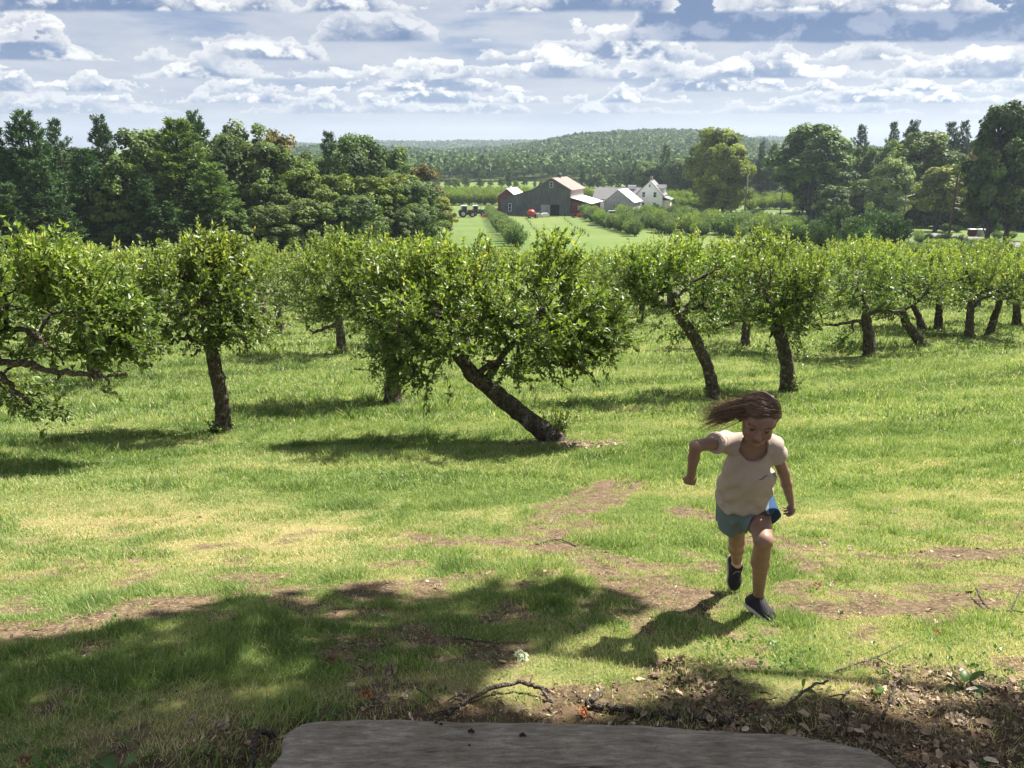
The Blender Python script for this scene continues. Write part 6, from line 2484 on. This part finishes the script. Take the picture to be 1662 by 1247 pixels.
stick('stick', [(732, 1038, .01), (760, 1043, .015), (795, 1050, .02), (812, 1062, .01)], .005, .003, 'short brown stick on the shaded grass above the slab', 'stick', [[(795, 1050, .02), (812, 1046, .03)]])
stick('stick', [(1432, 1172, .01), (1442, 1150, .03), (1452, 1128, .05), (1462, 1112, .06)], .0045, .003, 'dark twig sticking up out of the litter on the right', 'stick')
stick('root', [(447, 1205, .03), (430, 1208, .05), (418, 1218, .045), (412, 1232, .02), (408, 1248, 0)], .011, .009, 'thin bent root arching beside the left end of the slab', 'root')
stick('stick', [(305, 1228, .008), (340, 1232, .014), (380, 1238, .012), (398, 1234, .01)], .005, .004, 'brown stick in the weeds left of the slab', 'stick')
stick('stick', [(870, 885, .005), (905, 878, .012), (935, 888, .006)], .006, .004, 'short stick on the bare earth of the worn path', 'stick')
stick('stick', [(1190, 1168, .01), (1215, 1150, .02), (1260, 1140, .02)], .004, .002, 'thin twig crossing the litter behind the slab', 'stick')
rr_ = np.random.RandomState(77)
for i in range(34):
    px, py = 620 + 1040 * rr_.rand(), 1095 + 120 * rr_.rand()
    if py > np.interp(px, [440, 1000, 1400, 1470, 1480], [1160, 1168, 1195, 1240, 1300]):
        continue
    a = rr_.rand() * 3.14
    L = 12 + 34 * rr_.rand()
    q0, q1 = on_ground(px, py, .008 + .02 * rr_.rand()), on_ground(px + L * math.cos(a), py + L * .5 * math.sin(a), .008 + .03 * rr_.rand())
    g = Geo()
    add_tube(g, [q0, (q0 + q1) / 2 + [0, 0, .005], q1], [.0032, .0028, .0016], 5)
    tag(g.obj('twig', m_twig, smooth=True), 'thin dead twig lying among the chips behind the slab', 'twig', 'dead twigs in the litter')


# ------------------------------------------------------------------ single fallen leaves
def dead_leaf_mat(name, a, b):
    m, w = new_mat(name)
    n = w.noise(coords(w), 30.0, 5.0, 0.6)
    c = w.mix(w.sstep(n, 0.35, 0.65), a, b)
    p = bsdf(w, c, 0.7, 0.25)
    t = w.n('ShaderNodeBsdfTranslucent')
    w.put(t.inputs[0], c)
    x = w.n('ShaderNodeMixShader')
    x.inputs[0].default_value = 0.25
    w.put(x.inputs[1], p)
    w.put(x.inputs[2], t.outputs[0])
    finish(w, x.outputs[0])
    return m


m_lpale = dead_leaf_mat('pale_dead_leaf', (0.24, 0.18, 0.12), (0.42, 0.34, 0.24))
m_lbrown = dead_leaf_mat('brown_dead_leaf', (0.16, 0.085, 0.045), (0.30, 0.18, 0.10))
m_lorange = dead_leaf_mat('orange_dead_leaf', (0.38, 0.14, 0.045), (0.22, 0.08, 0.03))
m_lgreen = dead_leaf_mat('pale_green_leaf', (0.42, 0.50, 0.28), (0.55, 0.58, 0.38))
m_seed = leaf_mat('seedling_leaf', [(0, (0.06, 0.13, 0.025)), (1, (0.13, 0.23, 0.05))], 0.4, 0.4, 0.4, val=0.05)


def lobed(g, c, size, yaw, curl, lobes=5, tilt=(0, 0), seed=0, a=0.5):
    rr = np.random.RandomState(seed)
    n = 40
    t = np.linspace(0, 2 * math.pi, n, endpoint=False)
    r = 0.5 * (0.62 + 0.38 * np.abs(np.cos(t * lobes / 2.0)) ** 0.8) * (1 + 0.10 * rr.randn(n)) if lobes else 0.5 * (1 - 0.45 * np.abs(np.sin(t)) ** 1.2)
    r = r * (1 - 0.25 * np.abs(np.sin(t)))
    V = [[0, 0, 0]]
    for k in (0.5, 1.0):
        x, y = np.cos(t) * r * k, np.sin(t) * r * k
        z = curl * (x * x * 1.2 + y * y * 2.6) + 0.06 * k * rr.randn(n) * abs(curl)
        V += list(np.stack([x, y, z], 1))
    V = np.array(V) * size
    cy, sy = math.cos(yaw), math.sin(yaw)
    V = V @ np.array([[cy, sy, 0], [-sy, cy, 0], [0, 0, 1]])
    tx, ty = tilt
    V[:, 2] += V[:, 0] * tx + V[:, 1] * ty
    V = V + c
    k0 = g.n
    g.add(V, [[1 + j, 1 + (j + 1) % n, 1 + n + (j + 1) % n, 1 + n + j] for j in range(n)], a)
    g.F3.append(np.array([[0, 1 + j, 1 + (j + 1) % n] for j in range(n)]) + k0)
    g.A3.append(np.full(n, a))
    g.M3.append(np.zeros(n, int))


for px, py, size, m_, lb, curl, lab in (
        (847, 1070, .10, m_lgreen, 5, -.9, 'large pale green leaf lying on the grass above the slab'),
        (632, 1098, .11, m_lpale, 7, 2.4, 'curled pale dead leaf standing up left of the curved stick'),
        (594, 1134, .075, m_lorange, 5, 1.2, 'orange brown curled leaf above the left part of the slab'),
        (628, 1140, .06, m_lpale, 3, -1.0, 'white leaf right of the orange curled one'),
        (310, 1178, .07, m_lpale, 5, 1.0, 'pale curled leaf in the weeds at the lower left'),
        (357, 1184, .085, m_lpale, 3, -1.4, 'long pale dead leaf left of the slab'),
        (40, 1240, .08, m_lbrown, 5, 1.0, 'brown dead leaf in the bottom left corner'),
        (1338, 888, .11, m_lpale, 5, 1.2, 'pale leaf on the dry grass right of the child'),
        (1380, 893, .08, m_lpale, 3, 0.8, 'small pale leaf right of the one beside the child'),
        (1453, 833, .09, m_lpale, 5, 1.1, 'pale leaf farther up the slope on the right'),
        (265, 903, .09, m_lbrown, 5, 1.4, 'dark curled leaf on the sunny grass at the left'),
        (1326, 955, .09, m_lbrown, 5, 1.6, 'dark brown curled leaf right of the front foot'),
        (1352, 952, .07, m_lpale, 3, 0.8, 'pale leaf touching the dark curled one'),
        (1521, 1031, .05, m_lorange, 3, 1.2, 'small orange leaf on the grass at the right'),
        (947, 1162, .06, m_lorange, 5, 1.4, 'reddish orange leaf tucked under the thick stick'),
        (535, 1078, .09, m_lbrown, 5, 1.5, 'dark curled leaf in the shaded grass left of centre'),
        (710, 955, .06, m_lpale, 3, 1.0, 'small pale leaf at the edge of the big shadow'),
        (945, 1022, .06, m_lpale, 5, -1.0, 'pale leaf lying in the shaded grass near the centre'),
        (898, 850, .09, m_lpale, 5, 0.9, 'pale leaf on the bare earth of the worn path'),
        (1480, 1140, .07, m_lpale, 5, 1.0, 'pale leaf among the chips on the right'),
        (1555, 1175, .09, m_lpale, 5, 1.1, 'large pale leaf among the chips near the right corner'),
        (1230, 1150, .06, m_lbrown, 5, 1.3, 'brown curled leaf behind the right part of the slab'),
        (1620, 1130, .08, m_lbrown, 5, 1.0, 'brown leaf near the right edge beside the seedling'),
        (700, 1120, .055, m_lbrown, 5, 1.5, 'brown curled leaf beside the start of the curved stick'),
        (660, 1135, .06, m_lpale, 5, 1.3, 'pale curled leaf between the orange leaf and the curved stick'),
        (518, 770, .07, m_lpale, 3, .8, 'tiny white leaf far up the green slope')):
    g = Geo()
    q = on_ground(px, py, 0.012 + 0.10 * size * (curl < 0))
    lobed(g, q, size * 0.75, px * 0.37, curl * 0.30, lb, (0.12 * math.sin(px), 0.25), px)
    tag(g.obj('fallen_leaf', m_, smooth=True), lab, 'leaf')


def seedling(px, py, leaves, label, h=.07):
    q = G(px, py)
    e = empty('seedling', q, label, 'seedling')
    g = Geo()
    for i, (dx_, dy_, dz_, L, W) in enumerate(leaves):
        tip = np.array([dx_, dy_, dz_])
        base = tip * 0.30 + [0, 0, .008]
        dr = nrm(tip - base)
        sd_ = nrm(np.cross(dr, [0.1, 0, 1]))
        upn = np.cross(sd_, dr)
        t = np.linspace(0, 1, 9)
        wd = W * np.sin(np.pi * np.clip(t, 0.02, .98) ** 0.8) * 0.5
        mid = base + np.outer(t * L, dr) + np.outer(-0.25 * L * t * t, [0, 0, 1])
        V = np.concatenate([mid, mid + np.outer(wd, sd_) + np.outer(wd * .35, upn), mid - np.outer(wd, sd_) + np.outer(wd * .35, upn)])
        F = [[k, k + 1, 10 + k, 9 + k] for k in range(8)] + [[k + 1, k, 18 + k, 19 + k] for k in range(8)]
        lf = Geo()
        lf.add(V, F, 0.2 + 0.6 * (i % 3) / 2)
        lf.obj('leaf', m_seed, e, smooth=True)
        add_tube(g, [(0, 0, -.01), base * .6 + [0, 0, .01], base], [.0018, .0015, .001], 4)
    g.obj('stem', m_seed, e)


seedling(1563, 1120, [(-.045, -.01, .065, .075, .050), (.055, 0, .085, .085, .028), (-.08, -.03, .025, .075, .045), (.06, -.04, .03, .07, .045), (.01, -.06, .03, .07, .045), (.03, .05, .05, .06, .04)],
         'seedling with broad green leaves in the litter at the right')
seedling(1300, 1128, [(0.01, 0, .075, .05, .026), (.025, -.02, .03, .05, .03), (-.03, -.02, .03, .045, .026)], 'small seedling with three leaves behind the right part of the slab')
seedling(196, 1252, [(-.03, -.01, .04, .06, .06), (.035, 0, .04, .06, .055), (0, -.04, .03, .05, .05)], 'lime green broad leaved seedling cut by the bottom edge')
seedling(1420, 1132, [(0.0, -.02, .04, .045, .03), (.025, .01, .03, .04, .025)], 'tiny two leaved seedling beside the dark upright twig')

# low broad-leaved weeds between the grass near the lower left
rng = np.random.RandomState(31)
N = 5200
Y = 1.2 + 2.2 * rng.rand(N)
X = (rng.rand(N) * 2 - 1) * (0.72 * Y + 0.7)
pts = np.stack([X, Y, zg(X, Y)], 1)
px, py = proj(pts)
pr = np.where(px < 620, ss(py, 1120, 1210), ss(py, 1010, 1060) * ss(py, 1150, 1090) * 0.5 * (px > 1080)) * ss(fbm(X * 5, Y * 5, 3, 71), .42, .6)
k = rng.rand(N) < np.maximum(pr * .8, 0.012)
pts = pts[k]
n_ = len(pts)
kk = np.repeat(np.arange(n_), 6)
ax = nrm(np.stack([rng.randn(n_ * 6), rng.randn(n_ * 6), 0.3 + 0.7 * rng.rand(n_ * 6)], 1))
T = np.array([[0, 0, 0], [0.45, 0.34, 0.06], [1, 0, -0.06], [0.45, -0.34, 0.06]])
V, F = place(T, LEAF_F, pts[kk] + rng.randn(n_ * 6, 3) * [.010, .010, .002] + [0, 0, .006], ax, np.array([0, 0, 1.0]) + rng.randn(n_ * 6, 3) * .35, 0.010 + 0.016 * rng.rand(n_ * 6))
g = Geo()
g.add(V, F, np.repeat(np.clip(.35 + .25 * rng.randn(n_ * 6), 0, 1), 2))
tag(g.obj('ground_weeds', m_seed), 'low broad leaved weeds creeping between the grass and the litter', 'weeds', kind='stuff')

# wood chips round the foot of the leaning tree
rng = np.random.RandomState(33)
N = 900
c0 = G(905, 722)
X = c0[0] + rng.randn(N) * .42 + .05
Y = c0[1] - .05 + rng.randn(N) * .13
sc = np.stack([.03 + .05 * rng.rand(N), .02 + .02 * rng.rand(N), .02 * np.ones(N)], 1)
V, F = place(QUAD, QUAD_F, np.stack([X, Y, zg(X, Y) + .01 + .03 * rng.rand(N)], 1), rdir(rng, N) * [1, 1, .2], np.array([0, 0, 1.0]) + rng.randn(N, 3) * .3, sc)
g = Geo()
g.add(V, F, np.clip(rng.beta(1.5, 2.5, N), 0, 1))
tag(g.obj('bark_mulch', m_litter), 'reddish brown bark mulch at the foot of the leaning apple tree', 'mulch', kind='stuff')

# ------------------------------------------------------------------ the tall tree out of frame on the right whose crown shades the foreground
SHX = [-1500, 0, 200, 430, 520, 600, 660, 760, 880, 960, 1060, 1090, 1120, 1200, 1330, 1450, 1560, 1700, 2400]
SHY = [1075, 1045, 1012, 962, 966, 950, 972, 948, 938, 955, 985, 1075, 1090, 1095, 1120, 1165, 1150, 1130, 1130]
rng = np.random.RandomState(17)
N = 60000
X = -5.0 + 8.6 * rng.rand(N)
Y = -1.2 + 6.0 * rng.rand(N)
Pg = np.stack([X, Y, zg(X, Y)], 1)
px, py = proj(Pg)
front = Y * CP - Pg[:, 2] * SP > 0.4
lim = np.interp(px, SHX, SHY) + (fbm(X * 5, Y * 5, 3, 81) - .5) * 30
inside = np.where(front, ss(py - lim, -3, 8), 1.0)
ongirl = seg_dist(X, Y, np.array([[1.30, 3.45], [0.20, 2.45]])) < 0.30
gap = ss(fbm(X * 1.9 + 4, Y * 2.6, 3, 85), 0.66, 0.72) * 0.35 * ss(py, 1160, 1100)
dapple = np.where(px > 1040, 0.30 + 0.60 * ss(fbm(X * 6, Y * 6, 2, 87), .42, .55), 1 - gap)
dapple = np.where((py > 1150) & (px < 1480) & front | (Y < 1.9) & (X < 1.2), 1.9, dapple)
dens = inside * dapple * np.where(ongirl, 0.0, 1.0)
k = (rng.rand(N) < dens * 0.50)
Pg = Pg[k]
t = 6.6 + 2.6 * rng.rand(len(Pg)) + 0.5 * fbm(Pg[:, 0], Pg[:, 1], 2, 3)
Cp = Pg + SUN * t[:, None]
n_ = len(Cp)
g = Geo()
T = np.array([[-.5, 0, 0], [0, -.45, .06], [.5, 0, -.04], [0, .45, .06]])
V, F = place(T, QUAD_F, Cp, rdir(rng, n_), SUN + rng.randn(n_, 3) * .55, 0.125 * (.7 + .6 * rng.rand(n_)))
g.add(V, F, np.clip(.5 + .2 * rng.randn(n_), 0, 1))
tb = np.array([9.0, 3.2, float(zg(9.0, 3.2))])
tr_ = empty('shade_tree', tb, 'tall maple standing just right of the picture whose crown shades the foreground', 'tree')
o = g.obj('crown', m_dec, tr_)
o.location = [-c for c in tb]
tg_ = Geo()
top = np.array([7.4, 4.2, 4.2])
add_tube(tg_, smooth_path([tb - [0, 0, .3], tb + [0, 0, 2.5], [8.6, 3.5, 1.6], top], 5), np.linspace(.30, .14, 16), 12, rough=.06, rng=rng)
for i in range(16):
    c = Cp[rng.randint(n_)]
    st = top * .5 + np.array([8.6, 3.5, 1.6]) * .5 + [0, 0, rng.randn() * .8]
    add_tube(tg_, smooth_path([st, (st + c) / 2 + [0, 0, .5], c], 4), np.linspace(.07, .015, 9), 6, cap=False)
o = tg_.obj('trunk', m_bark, tr_, smooth=True)
o.location = [-c for c in tb]
print('shade leaves', n_)
# ------------------------------------------------------------------ the air of the valley
g = Geo()
box(g, (-5200, -55, -60), (5200, 3000, 95))
m, w = new_mat('summer_haze')
v = w.n('ShaderNodeVolumePrincipled')
v.inputs['Color'].default_value = (0.72, 0.85, 1.0, 1)
v.inputs['Density'].default_value = 0.00018
v.inputs['Anisotropy'].default_value = 0.2
o = w.n('ShaderNodeOutputMaterial')
w.put(o.inputs['Volume'], v.outputs[0])
hz = g.obj('haze', m)
tag(hz, 'thin blue summer haze filling the valley air', 'haze', kind='stuff')
